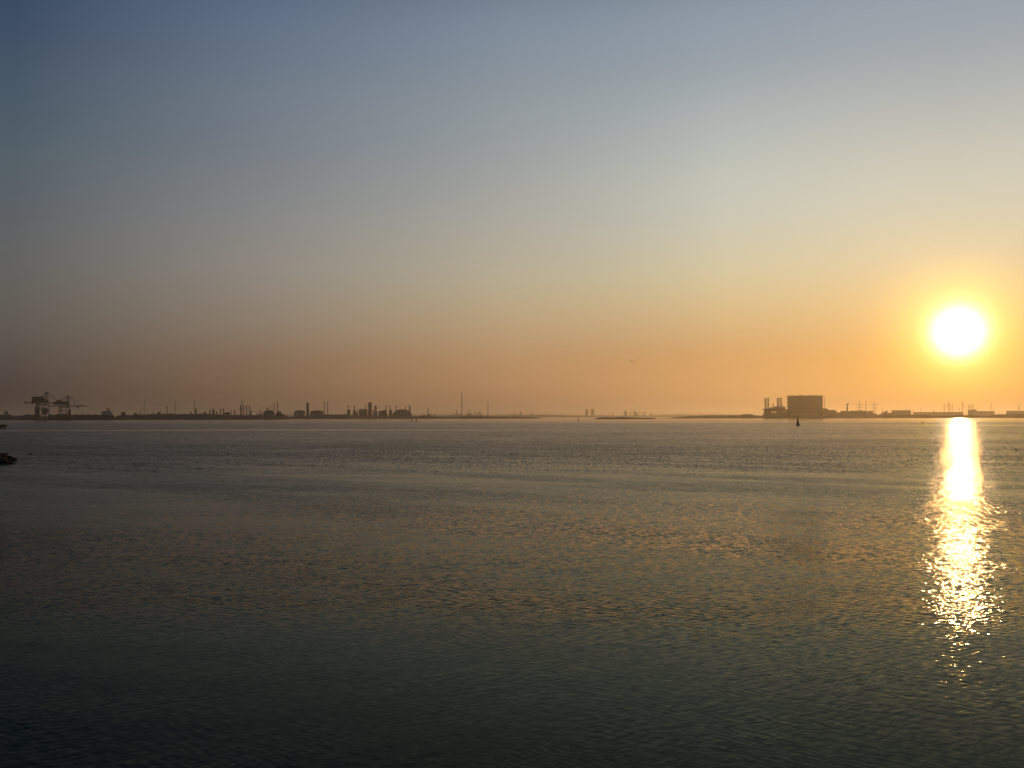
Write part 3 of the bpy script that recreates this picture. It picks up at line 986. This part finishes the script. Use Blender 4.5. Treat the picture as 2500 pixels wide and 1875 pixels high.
root = thing('storage_dome', (cx, D_, 1), 'large sloping storage dome at the right end of the refinery', 'dome', 'storage domes')
part(MB().lathe(cx, D_, prof, 40), 'shell', M_CONC, root)
rb = MB()
for k in range(16):
    a = 2 * math.pi * k / 16
    for (r0, z0), (r1, z1) in zip(prof[1:], prof[2:]):
        rb.bar((cx + r0 * math.cos(a), D_ + r0 * math.sin(a), z0), (cx + r1 * math.cos(a), D_ + r1 * math.sin(a), z1), 0.8)
part(rb, 'rib', M_STEEL, root)
chimney(990.4, 991.3, 1003, 1.3, 3000, 'thin chimney rising over the right half of the large dome')
chimney(1000.2, 989.5, 1006, 3.2, 3000, 'thickest chimney of the refinery, at the right edge of the large dome', w_base=4.6)
chimney(1044.9, 996.5, 1014, 1.8, 2980, 'solitary short chimney with a block on its right')
block(1046.2, 1051, 1010.5, 2980, 'small block right of the solitary short chimney', mat=M_CONC)
block(1060.5, 1063, 1012, 3200, 'tiny hazy block between the solitary chimney and the tallest thin stack', mat=M_STEEL)
# --- hazy plant round the tallest stack
for k, (x, y, w) in enumerate([(1098, 1012.5, 3.0), (1104.5, 1011, 2.2), (1109.5, 1008, 2.0), (1115, 1000.5, 1.8), (1119, 1011, 3), (1123, 1010, 1.6)]):
    column(x, y, w, 4300, ['leftmost hazy stub of the plant left of the tallest stack', 'second hazy stub left of the tallest stack', 'third and taller hazy stub left of the tallest stack',
                           'tall hazy column left of the tallest stack', 'squat hazy column just left of the tallest stack', 'thin hazy stub touching the tallest stack'][k], 'hazy columns near the tallest stack')
chimney(1127.6, 956.6, 1016, 1.5, 2900, 'tallest thin stack on the whole skyline', w_base=2.2)
chimney(1145, 1000.3, 1016, 1.4, 3600, 'thin short chimney just right of the tallest stack')
block(1143.5, 1147.5, 1010, 3600, 'small block at the foot of the thin short chimney by the tallest stack', mat=M_STEEL)
for k, (x, y, w) in enumerate([(1138.8, 1008, 2.2), (1150, 1007, 2.0), (1155, 1012, 3.4), (1160, 1004, 2.0), (1167.4, 1005, 1.8), (1171.8, 1001, 1.4), (1175.5, 1011, 3.6)]):
    column(x, y, w, 4200, ['hazy column between the tallest stack and the thin short chimney', 'hazy column right of the thin short chimney', 'squat hazy vessel midway between the two thin stacks',
                           'thin hazy column midway between the two thin stacks', 'darker hazy column in the right half of the hazy plant', 'slimmest tall column at the right end of the hazy plant', 'squat vessel ending the hazy plant on the right'][k],
           'hazy columns near the tallest stack')
chimney(1191.3, 979.3, 1016, 1.2, 2950, 'second tallest thin stack, alone above the low spit', w_base=1.7)
block(1254, 1256, 1008, 6500, 'leftmost faint far stub above the spit', name='far_tower', cat='tower', mat=M_CONC, ribs=False)
block(1252, 1262, 1013, 6500, 'faint far shed under the leftmost stub', mat=M_CONC, ribs=False)
block(1268.8, 1272.6, 1004.3, 7000, 'faint far tower, tallest above the low spit', name='far_tower', cat='tower', mat=M_CONC, ribs=False)
block(1297, 1301, 1008.5, 7000, 'faint far block over the tip of the spit', name='far_tower', cat='tower', mat=M_CONC, ribs=False)


# --- far cooling towers and plant in the centre
def cooling_tower(x, w, ytop, D, label):
    c = at(x, ytop, D)
    r = w / 2 * mpp(D)
    zt = c.z
    root = thing('cooling_tower', (c.x, D, 1), label, 'cooling tower', 'far cooling towers')
    prof = [(r * (1.02 + 0.16 * (1 - t) ** 2 - 0.10 * math.sin(math.pi * min(1, t * 1.1)) + 0.02 * t), 4 + (zt - 4) * t) for t in [k / 12 for k in range(13)]]
    part(MB().lathe(c.x, D, prof, 32), 'shell', M_CONC, root)
    b = MB()
    for k in range(24):
        a = 2 * math.pi * k / 24
        b.bar((c.x + prof[0][0] * 1.05 * math.cos(a), D + prof[0][0] * 1.05 * math.sin(a), 0), (c.x + prof[0][0] * math.cos(a), D + prof[0][0] * math.sin(a), 4), 1.0)
    part(b, 'base_ring', M_CONC, root)


cooling_tower(1432.3, 7.6, 999.8, 7600, 'left one of the two matching hazy cooling towers')
cooling_tower(1446.8, 8.0, 999, 7600, 'right one of the two matching hazy cooling towers')
cooling_tower(1527.2, 8, 1003.4, 8400, 'hazy squat tower right of the cooling tower pair, widest beyond the sandbank')
block(1495, 1498, 1008, 8600, 'faint stub above the left half of the sandbank', name='far_tower', cat='tower', mat=M_CONC, ribs=False)
chimney(1486, 1007, 1016, 1.3, 8600, 'faintest thin chimney above the left half of the sandbank', cap=False)
block(1470, 1472, 1010, 8600, 'tiny faint hut right of the cooling tower pair', name='far_tower', cat='tower', mat=M_CONC, ribs=False)
column(1540, 1004.5, 2.2, 8000, 'faint column between the squat tower and the hazy cone', 'far plant columns')
root = thing('storage_dome', (at(1552, 1017, 7800).x, 7800, 1), 'hazy cone shaped heap of plant beyond the sandbank', 'dome', 'storage domes')
part(MB().lathe(at(1552, 1017, 7800).x, 7800, [(7.5 * mpp(7800), 1), (4.5 * mpp(7800), at(1552, 1009, 7800).z), (2.2 * mpp(7800), at(1552, 1005, 7800).z)], 24), 'shell', M_CONC, root)
chimney(1547, 997.5, 1016, 1.4, 7800, 'thin far chimney rising over the hazy cone', cap=False)
chimney(1561.6, 1003.5, 1016, 1.4, 7600, 'darker thin far chimney right of the hazy cone', cap=False)
chimney(1565.6, 1002, 1016, 1.0, 8200, 'faint thin chimney between the darker one and the flat topped block', cap=False)
block(1571, 1575, 1005.5, 7900, 'faint flat topped block right of the hazy cone', name='far_tower', cat='tower', mat=M_CONC, ribs=False)
block(1588.3, 1592.3, 1008, 7900, 'last faint block before the right end of the sandbank', name='far_tower', cat='tower', mat=M_CONC, ribs=False)
chimney(1600.4, 1008.5, 1016, 1.2, 7900, 'last faint thin chimney above the right tip of the sandbank', cap=False)

# --- right shore
tank(1807.5, 1841, 1011, 2560, 'wide very low dark reservoir left of the jack up rig', 0.35)


def rig():
    D = 2520
    X = lambda x: ux(x, D)
    Z = lambda y: at(1890, y, D).z
    root = thing('jack_up_rig', (X(1890), D, 0), 'jack up rig with lattice legs raised high, left of the big block', 'rig')
    for lx, w, yt in ((1868, 4.6, 971.5), (1875, 3.4, 971), (1898.5, 4.6, 971.5), (1905, 5.2, 971)):
        b = MB()
        cx = X(lx + w / 2 - 1)
        b.lattice(cx, D + (18 if w < 4 or w > 5 else 0), 1, Z(yt), w * mpp(D), w * mpp(D), 0.75, 14, 3)
        part(b, 'leg', M_STEEL, root)
    b = MB()
    b.prism([(X(x), Z(y)) for x, y in [(1864.5, 1003.5), (1900, 1004), (1919, 1003), (1919, 997.5), (1905, 996.5), (1890, 996.5), (1880, 997), (1866, 997.5)]], D - 12, D + 30)
    part(b, 'hull', M_RUST, root)
    b = MB()
    b.box(X(1867), X(1881), D - 8, D + 16, Z(997.3), Z(996.3))
    b.box(X(1880), X(1890), D - 8, D + 20, Z(997), Z(994.5))
    b.prism([(X(x), Z(y)) for x, y in [(1886, 996.9), (1917, 997.4), (1918, 993), (1912, 992.3), (1908, 993), (1902, 991.3), (1893, 992), (1888, 993.2)]], D - 6, D + 22)
    part(b, 'deckhouse', M_WHITE, root)
    b = MB()
    b.box(X(1860), X(1867.5), D - 8, D + 10, Z(999), Z(998.2))
    b.bar((X(1861.5), D, Z(999)), (X(1866), D, Z(1003)), 0.8)
    b.bar((X(1866), D - 6, Z(999)), (X(1866), D - 6, Z(1003)), 0.8)
    part(b, 'helideck', M_DARK, root)
    b = MB()
    b.bar((X(1888), D, Z(994)), (X(1888), D, Z(985)), 1.6, 0.9)
    b.bar((X(1888), D, Z(987.5)), (X(1883.5), D, Z(992)), 0.7)
    b.bar((X(1885.5), D, Z(987)), (X(1891), D, Z(987)), 0.8)
    part(b, 'crane', M_DARK, root)
    part(MB().bar((X(1910.5), D, Z(992.5)), (X(1910.5), D, Z(984.5)), 0.9, 0.6), 'antenna', M_DARK, root)
    # quayside cradle under the hull with three openings
    b = MB()
    b.prism([(X(x), Z(y)) for x, y in [(1860, 1016), (1884, 1016), (1884, 1004), (1866, 1003.6), (1864.5, 1008)]], D - 10, D + 24)
    b.box(X(1885.6), X(1888.6), D - 10, D + 24, 1, Z(1004))
    b.box(X(1890), X(1892.6), D - 10, D + 24, 1, Z(1004.0))
    b.box(X(1894.2), X(1919), D - 10, D + 24, 1, Z(1004.1))
    b.box(X(1884.0), X(1894.2), D - 9.5, D + 23, 1, Z(1008.5))
    part(b, 'support', M_CONC, root)


rig()
block(1919.2, 1923, 999.8, 2540, 'narrow annexe filling the gap between the rig and the big block', mat=M_CONC, depth=20)


def power_station():
    D = 2560
    X = lambda x: ux(x, D)
    Z = lambda y, x=1965: at(x, y, D).z
    root = thing('power_station', (X(1965), D, 1), 'huge windowless block of a power station, largest building on the shore', 'power station')
    x0, x1 = X(1922.3), X(2008.8)
    zt = Z(965.6)
    dp = 80
    b = MB()
    b.box(x0, x1, D, D + dp, 0.5, zt - 2.6)
    n = 26
    for k in range(n + 1):
        xx = x0 + (x1 - x0) * k / n
        b.box(max(x0, xx - 0.35), min(x1, xx + 0.35), D - 0.5, D - 0.003, 0.5, zt - 2.65)
    part(b, 'wall', M_CLAD, root)
    part(MB().box(x0 - 0.8, x1 + 0.8, D - 0.9, D + dp + 0.8, zt - 2.59, zt), 'parapet', M_ROOF, root)
    for a_, c_, y in ((1936, 1938.5, 964.6), (1952, 1956.5, 963.8), (1957, 1961, 964.8), (1975, 1979, 964.3), (1980.5, 1982, 962.8), (1991.3, 1992, 963.2)):
        part(MB().box(X(a_), X(c_), D + 8, D + 16, zt - 0.5, Z(y, a_)), 'rooftop_unit', M_DARK, root)
    for a_, c_, y, dy in ((2009.2, 2020, 996.8, 20), (2020.2, 2024, 999.5, 26), (2024.2, 2040, 1001, 16), (2040.2, 2044, 1004, 24)):
        b = MB()
        b.box(X(a_), X(c_), D + dy, D + dy + 40, 0.5, Z(y, 2020))
        part(b, 'annexe', M_CONC, root)
    part(MB().box(X(1930), X(1998), D - 24, D - 1.0, 0.5, Z(1009)), 'front_annexe', M_CONC, root)


power_station()
lattice_mast(2012.4, 968.5, 1.6, 1.2, 2600, 'lattice mast rising just right of the big power station block', 0.55)
block(2044.3, 2052, 1007, 2620, 'low wall like shed right of the power station annexes', mat=M_CONC)
block(2052.3, 2066, 1003, 2640, 'left part of the flat roofed halls under the harbour crane', mat=M_CONC)
block(2066.3, 2077, 1003.6, 2650, 'flat roofed hall at the foot of the harbour crane', mat=M_CONC)
block(2077.3, 2114, 1002.8, 2660, 'long flat roofed hall under the left pylon', mat=M_CONC, pieces=((2078, 2082, 1001.8), (2100, 2104, 1002)))
root = thing('harbour_crane', (at(2068.5, 1017, 2700).x, 2700, 1), 'slewing crane with raised jib above the flat roofed halls', 'crane')
D_ = 2700
P = lambda x, y: (at(x, y, D_).x, D_, at(x, y, D_).z)
part(MB().bar(P(2068.5, 1015), P(2068.5, 988), 5.2, 3.2), 'tower', M_STEEL, root)
b = MB().box(P(2065.8, 989)[0], P(2071.8, 989)[0], D_ - 3, D_ + 3, P(2068, 988.4)[2], P(2068, 985.8)[2])
part(b, 'cab', M_DARK, root)
part(MB().box(P(2065.8, 989)[0], P(2071, 989)[0], D_ - 2.5, D_ + 2.5, P(2068, 997.5)[2], P(2068, 996)[2]), 'platform', M_DARK, root)
part(MB().bar(P(2070, 986), P(2076.5, 979.5), 1.0, 0.6), 'jib', M_STEEL, root)


def pylon(x, ytop, D, label, arms, w=9, both=True, t=0.55):
    c = at(x, ytop, D)
    s = mpp(D)
    zt = c.z
    root = thing('electricity_pylon', (c.x, D, 1), label, 'pylon', 'electricity pylons on the right shore')
    zw = zt * 0.45
    b = MB()
    b.lattice(c.x, D, 1, zw, w * s, 2.6 * s, t, 4)
    b.lattice(c.x, D, zw, zt, 2.6 * s, 0.5 * s, t * 0.85, 6)
    part(b, 'tower', M_GALV, root)
    for y, half in arms:
        z = at(x, y, D).z
        b = MB()
        for sg in ((-1, 1) if both else (1,)):
            tip = (c.x + sg * half * s, D, z)
            for sy in (-0.8, 0.8):
                b.bar((c.x, D + sy, z + 0.2), tip, t * 0.8)
                b.bar((c.x, D + sy, z + 2.4), tip, t * 0.7)
            b.bar((tip[0], D, z), (tip[0], D, z - 2.6), 0.45, 0.35)
            mid = (c.x + sg * half * s * 0.5, D, z)
            b.bar(mid, (mid[0], D, z - 2.2), 0.4)
            b.bar(mid, (mid[0], D, z + 1.2), 0.4)
        part(b, 'cross_arm', M_GALV, root)
    return root


pylon(2098, 979, 2750, 'nearer pylon left of the slim chimney', [(987.3, 8.8), (994.5, 9.2), (1001, 8)])
chimney(2114.4, 980.5, 1012, 1.3, 2680, 'slim dark chimney between the two clearest pylons')
pylon(2134.3, 980.5, 2800, 'pylon just right of the slim chimney', [(988.7, 9.4), (996.5, 9.4), (1002.3, 8)])
root = thing('glasshouse', (at(2120, 1017, 2690).x, 2690, 1), 'pale pointed frame building at the foot of the slim chimney', 'building')
D_ = 2690
b = MB().prism([(P(2115, 1012)[0] * 2690 / 2700, 1), (P(2126, 1012)[0] * 2690 / 2700, 1), (ux(2125, D_), at(2125, 1009, D_).z), (ux(2120.5, D_), at(2120, 1003.5, D_).z), (ux(2115, D_), at(2115, 1008.5, D_).z)], D_, D_ + 25)
part(b, 'roof', M_WHITE, root)
b = MB()
for xa in (2116, 2118.5, 2121, 2123.5):
    b.bar((ux(xa, D_), D_ - 0.4, 1), (ux(2120.5, D_), D_ - 0.4, at(2120, 1003.8, D_).z), 0.5)
part(b, 'frame', M_DARK, root)
block(2116, 2131, 1003.3, 2720, 'flat roofed hall behind the pale pointed building', mat=M_CONC)
block(2131.3, 2139, 1009, 2700, 'low shed at the foot of the pylon right of the slim chimney', mat=M_CONC)
chimney(2154.3, 997, 1012, 1.4, 4200, 'faint stub chimney between the right clear pylon and the wedge roofed building')
root = thing('wedge_building', (ux(2160, 2600), 2600, 1), 'building with a roof sloping down to the left, beside the big shed', 'building')
D_ = 2600
part(MB().prism([(ux(x, D_), at(x, y, D_).z) for x, y in [(2149, 1016), (2167, 1016), (2167, 1003.6), (2161.5, 1004.2), (2156.5, 1006.8), (2149, 1010.5)]], D_, D_ + 35), 'wall', M_CONC, root)
part(MB().prism([(ux(x, D_), at(x, y, D_).z) for x, y in [(2161, 1004.3), (2167.4, 1003.5), (2167.4, 1002.6), (2161, 1003.3)]], D_ - 0.8, D_ + 36), 'roof', M_ROOF, root)
block(2176.6, 2224, 1001.4, 3300, 'big rectangular shed standing clear between the pylons', mat=M_SHED, depth=60, name='shed')
chimney(2193, 999.3, 1003, 0.8, 3320, 'tiny flue on the roof line of the big rectangular shed', cap=False)
block(2167.3, 2176.3, 1008, 2650, 'low link between the wedge roofed building and the big shed', mat=M_CONC)
lattice_mast(2229, 999, 1.0, 0.8, 3600, 'short faint mast just right of the big rectangular shed', 0.6)
lattice_mast(2247, 996, 1.8, 1.0, 4200, 'faint mast above the left end of the long low shed', 0.7)
block(2230, 2350, 1006, 3600, 'very long low pale shed under the sun, left of the glare', mat=M_SHED, depth=60, name='shed')
chimney(2279, 1001, 1007, 1.2, 3590, 'single stub chimney on the very long low shed')
pylon(2305, 985.5, 3600, 'faint pylon left of the left tall sunlit pylon', [(989.5, 3.0), (996, 6)], w=7)
pylon(2316.6, 978.5, 3000, 'left one of the two tall pylons under the sun', [(987, 4), (993, 5), (999.5, 4)], w=8)
pylon(2324.8, 987, 3600, 'faint pylon right of the left tall sunlit pylon', [(991, 3), (998, 5)], w=7)
pylon(2341, 993, 4300, 'faintest small pylon between the two tall ones under the sun', [(998, 3)], w=5)
pylon(2348.8, 978.3, 3000, 'right one of the two tall pylons, arms stretching right', [(987.4, 6), (994.6, 7.5)], w=7, both=False)
block(2363, 2375.8, 1001, 3500, 'block carrying a cluster of short stacks, left of the pale flat shed', mat=M_CONC)
for x, y, l in ((2364.8, 988.6, 'left stack of the cluster under the sun'), (2370.2, 988, 'middle stack of the cluster under the sun'), (2375.6, 986.5, 'right and tallest stack of the cluster under the sun')):
    chimney(x, y, 1001, 1.5, 3510, l)
block(2376.2, 2428, 1003.7, 3600, 'pale flat shed right of the cluster of stacks', mat=M_SHED, depth=50, name='shed')
block(2373, 2384, 999.5, 3650, 'low blocky annexe behind the right stack of the cluster', mat=M_STEEL)
pylon(2420.5, 981.5, 4600, 'faint pylon over the right end of the pale flat shed', [(990, 5), (998, 6)], w=7)
block(2456, 2560, 1002.8, 3600, 'long shed running out of the picture at the right edge', mat=M_SHED, depth=50, name='shed')
pylon(2487.5, 986, 3600, 'faint pylon nearest the right edge', [(993, 3.5), (999, 4.5)], w=6)


# ------------------------------------------------------------------ marks on the water
def big_buoy():
    D = 530
    c = at(1948, 1038, D)
    cx = c.x
    root = thing('channel_buoy', (cx, D, 0), 'tall dark pillar buoy floating in front of the power station', 'buoy', 'navigation buoys')
    s = mpp(D)
    part(MB().lathe(cx, D, [(1.0, -0.5), (1.32, -0.1), (1.34, 0.12), (1.1, 0.28)], 28), 'float', M_BUOY, root)
    part(MB().lathe(cx, D, [(0.72, 0.28), (0.62, 1.1), (0.42, 2.0), (0.24, 2.9), (0.2, 3.6)], 20), 'tower', M_BUOY, root)
    b = MB()
    for k in range(4):
        a = math.pi / 4 + k * math.pi / 2
        b.bar((cx + 0.95 * math.cos(a), D + 0.95 * math.sin(a), 0.25), (cx + 0.28 * math.cos(a), D + 0.28 * math.sin(a), 3.4), 0.1)
    part(b, 'brace', M_DARK, root)
    part(MB().lathe(cx, D, [(0.34, 3.6), (0.34, 3.72), (0.14, 3.75), (0.14, 4.15), (0.24, 4.3), (0.26, 4.7), (0.12, 5.0)], 16), 'lantern', M_DARK, root)
    part(MB().bar((cx, D, 5.0), (cx, D, 5.75), 0.09), 'topmark', M_DARK, root)


big_buoy()


def post(x, yt, yb, label, w=0.45):
    D = EYE / -ray(x, yb).z
    c = at(x, yb, D)
    z = at(x, yt, D).z
    root = thing('channel_post', (c.x, D, 0), label, 'marker post', 'marker posts in the channel')
    part(MB().lathe(c.x, D, [(w, -0.6), (w, z * 0.8)], 12), 'pile', M_TIMBER, root)
    part(MB().lathe(c.x, D, [(w * 1.35, z * 0.8), (w * 1.35, z * 0.93), (w * 0.4, z)], 12), 'cap', M_DARK, root)


post(1006, 1022.5, 1029, 'left one of two dark posts in the channel below the refinery')
post(1016, 1022.5, 1030.3, 'right and slightly nearer one of two dark posts below the refinery', 0.42)
post(747.4, 1021, 1025.5, 'faint post in the channel below the tall square tower', 0.4)


def small_buoy(x, yt, yb, r, label):
    D = EYE / -ray(x, yb).z
    c = at(x, yb, D)
    z = at(x, yt, D).z
    root = thing('channel_buoy', (c.x, D, 0), label, 'buoy', 'navigation buoys')
    part(MB().lathe(c.x, D, [(r * 0.8, -0.5), (r, -0.1), (r, 0.35), (r * 0.8, 0.5)], 20), 'float', M_BUOY, root)
    part(MB().lathe(c.x, D, [(r * 0.55, 0.5), (r * 0.3, z * 0.55), (r * 0.15, z * 0.8)], 14), 'tower', M_BUOY, root)
    part(MB().lathe(c.x, D, [(r * 0.28, z * 0.8), (r * 0.28, z * 0.92), (r * 0.1, z)], 12), 'lantern', M_DARK, root)


small_buoy(1412.2, 1018.5, 1026.5, 1.25, 'small distant buoy below the cooling tower pair')
small_buoy(1142, 1020.5, 1025.3, 1.0, 'tiny faint buoy right below the tallest thin stack')
small_buoy(2252, 1030.5, 1033.4, 0.7, 'tiny low buoy left of where the sun glitter meets the shore')


# ------------------------------------------------------------------ jetty end and rocks on the left
def jetty():
    D = 460
    x1 = ux(11.2, D)
    x0 = x1 - 34
    root = thing('jetty', (x1, D, 0), 'dark end of a jetty entering from the left edge', 'jetty')
    zt, zm = at(8, 1037.6, D).z, at(8, 1043, D).z
    b = MB()
    b.box(x0, x1, D - 2.2, D + 2.2, zm, zt - 0.1)
    b.box(x1 - 0.7, x1, D - 1.5, D + 1.5, zt - 0.099, zt + 0.25)
    part(b, 'deck', M_TIMBER, root)
    for k in range(8):
        for sy in (-1.6, 1.6):
            xx = x1 - 0.9 - k * 4.4
            part(MB().lathe(xx, D + sy, [(0.45, -0.8), (0.42, zm - 0.003)], 10), 'pile', M_TIMBER, root)
    b = MB()
    for k in range(7):
        xx = x1 - 0.9 - k * 4.4
        b.bar((xx, D - 1.6, 0.1), (xx - 4.4, D - 1.6, zm), 0.2)
    part(b, 'brace', M_TIMBER, root)


jetty()


def rock(loc, size, seed, label, name='boulder'):
    me = bpy.data.meshes.new(name)
    bm = bmesh.new()
    bmesh.ops.create_icosphere(bm, subdivisions=3, radius=1)
    sv = Vector((seed * 3.17, seed * 1.9, seed * 0.7))
    for v in bm.verts:
        n = v.co.normalized()
        k = 1 + 0.32 * mn.noise(n * 1.3 + sv) + 0.12 * mn.noise(n * 3.1 + sv) + 0.05 * mn.noise(n * 8 + sv)
        q = Vector((round(n.x * 1.7 + sv.x % 1) * 0.12, round(n.y * 1.6) * 0.12, round(n.z * 1.5) * 0.1))
        v.co = (n * k + q)
        v.co = Vector((v.co.x * size[0], v.co.y * size[1], v.co.z * size[2]))
    bm.to_mesh(me)
    bm.free()
    me.materials.append(M_ROCK)
    o = bpy.data.objects.new(name, me)
    COL.objects.link(o)
    o.location = loc
    o.rotation_euler = (0, 0, seed * 1.3)
    return tag(o, label, 'rock', 'boulders of the breakwater')


ROCKS = [  # photo x, y, distance, half sizes, label
    (0, 1119, 110, (0.62, 0.6, 0.42), 'big boulder cut by the left edge, top of the rock heap'),
    (7, 1112, 113, (0.34, 0.4, 0.26), 'small boulder on the left crest of the rock heap'),
    (15, 1118, 111.5, (0.42, 0.45, 0.28), 'middle boulder on the crest of the rock heap'),
    (23, 1119, 111.5, (0.36, 0.4, 0.24), 'rounded boulder where the crest starts falling to the right'),
    (29, 1122.5, 111, (0.34, 0.4, 0.2), 'boulder on the right slope of the rock heap'),
    (18, 1106.6, 114, (0.09, 0.09, 0.09), 'very small stone perched above the middle of the rock heap'),
    (36, 1117.6, 112.5, (0.17, 0.2, 0.06), 'thin flat stone jutting out at the upper right of the rock heap'),
    (39.5, 1122.3, 110.5, (0.14, 0.2, 0.08), 'smallest stone at the right tip of the rock heap'),
    (34, 1124, 110.2, (0.24, 0.3, 0.12), 'low stone just above the water near the right tip'),
    (5, 1128, 107.5, (0.46, 0.45, 0.34), 'black wet boulder at the lower left of the rock heap'),
    (14, 1130, 107, (0.36, 0.4, 0.18), 'low wet boulder in the middle of the waterline of the rocks'),
    (20, 1126, 108.8, (0.36, 0.4, 0.2), 'dark boulder in the lower middle of the rock heap'),
    (-10, 1126, 108.5, (0.8, 0.7, 0.6), 'large boulder just beyond the left edge'),
    (-28, 1118, 111, (1.0, 0.8, 0.8), 'largest boulder of the heap, beyond the left edge'),
    (-50, 1120, 109, (1.0, 0.9, 0.8), 'last broad boulder of the heap, far beyond the left edge'),
]
for i, (x, y, D, size, lab) in enumerate(ROCKS):
    p = at(x, y, D)
    rock((p.x, p.y, max(p.z, 0.0)), size, i + 1, lab)
# what the upper stones lie on
b = MB()
land('rock_bed', [(-90, 1112), (-40, 1110), (-8, 1113), (8, 1116), (20, 1121), (30, 1125), (35, 1127)], 107.6, 5.5, M_ROCK, seed=11, rough=0.25, step=1.5, roundness=0.55)

b = MB()
D_ = EYE / -ray(75, 1109.2).z
for sgn in (0,):
    pts = [(ux(69, D_), 0.02), (ux(73, D_), 0.06), (ux(78, D_), 0.05), (ux(82, D_), 0.0)]
    for (xa, za), (xb, zb), wa, wb_ in zip(pts, pts[1:], (0.08, 0.13, 0.12), (0.13, 0.12, 0.06)):
        b.bar((xa, D_, za), (xb + 0.002, D_ + 0.03, zb), wa, wb_, 8)
solo(b, 'driftwood', M_TIMBER, (ux(75, D_), D_, 0), 'small dark piece of driftwood floating right of the rocks', 'driftwood')


# ------------------------------------------------------------------ birds
def skin_bird(name, verts, edges, radii, mat, parent):
    me = bpy.data.meshes.new(name)
    me.from_pydata(verts, edges, [])
    o = bpy.data.objects.new(name, me)
    COL.objects.link(o)
    sk = o.modifiers.new('skin', 'SKIN')
    sk.use_smooth_shade = True
    for v, r in zip(me.skin_vertices[0].data, radii):
        v.radius = r
    me.skin_vertices[0].data[0].use_root = True
    ss = o.modifiers.new('sub', 'SUBSURF')
    ss.levels = ss.render_levels = 2
    me.materials.append(mat)
    o.parent = parent
    return o


def flying_gull(x, y, D, span, tilt, label, heading=0.3):
    p = at(x, y, D)
    root = thing('gull', p, label, 'bird', 'flying gulls')
    s = span / 1.3
    body = [(0, -0.26, 0), (0, -0.16, 0.02), (0, 0, 0.0), (0, 0.16, 0.0), (0, 0.27, 0.01)]
    wing = []
    for sg in (-1, 1):
        wing += [(sg * 0.08, -0.04, 0.03), (sg * 0.30, -0.10, 0.09), (sg * 0.48, -0.04, 0.07), (sg * 0.65, 0.06, 0.02)]
    vs_ = [tuple(c * s for c in v) for v in body + wing]
    ed = [(2, 1), (1, 0), (2, 3), (3, 4), (2, 5), (5, 6), (6, 7), (7, 8), (2, 9), (9, 10), (10, 11), (11, 12)]
    rad = [(0.035, 0.035), (0.05, 0.05), (0.08, 0.07), (0.05, 0.035), (0.045, 0.008)] + [(0.07, 0.02), (0.06, 0.012), (0.045, 0.01), (0.01, 0.005)] * 2
    rad = [(a * s, b * s) for a, b in rad]
    skin_bird('body', vs_, ed, rad, M_PLUME_D, root)
    part_ = MB().bar((0, -0.26 * s, 0), (0, -0.32 * s, -0.01 * s), 0.02 * s, 0.006 * s, 6).build('beak', M_BEAK, None)
    part_.parent = root
    root.rotation_euler = (0.0, tilt, heading)


flying_gull(1543, 883.5, 190, 1.35, R(19), 'gull gliding with tilted outstretched wings above the centre of the skyline', 0.1)
flying_gull(2169.5, 739.5, 420, 0.9, R(-12), 'tiny far gull high in the orange glow left of the sun', 0.4)


def sitting_gull():
    D = EYE / -ray(2482, 1100.0).z
    p = at(2482, 1100, D)
    root = thing('gull', (p.x, p.y, 0), 'dark gull sitting on the water near the right edge', 'bird')
    vs_ = [(0.02, 0, 0.05), (-0.12, 0, 0.07), (-0.2, 0, 0.12), (0.14, 0, 0.09), (0.26, 0, 0.16), (-0.21, 0, 0.2), (-0.235, 0, 0.245)]
    ed = [(0, 1), (1, 2), (0, 3), (3, 4), (2, 5), (5, 6)]
    rad = [(0.1, 0.08), (0.09, 0.07), (0.05, 0.05), (0.07, 0.05), (0.02, 0.012), (0.035, 0.035), (0.045, 0.04)]
    skin_bird('body', vs_, ed, rad, M_PLUME_D, root)
    bk = MB().bar((-0.26, 0, 0.245), (-0.33, 0, 0.235), 0.022, 0.008, 6).build('beak', M_BEAK, None)
    bk.parent = root
    root.rotation_euler = (0, 0, 0.3)


sitting_gull()


# ------------------------------------------------------------------ turn the far things to face the water
for o in list(sc.objects):
    if o.parent is None and o.get('label'):
        o['kind'] = 'thing'
        if o.type == 'EMPTY' and o.location.y > 1500:
            az_o = math.atan2(o.location.x, o.location.y)
            o.rotation_euler = (0, 0, -az_o)
            o.scale = (math.cos(az_o), 1, 1)
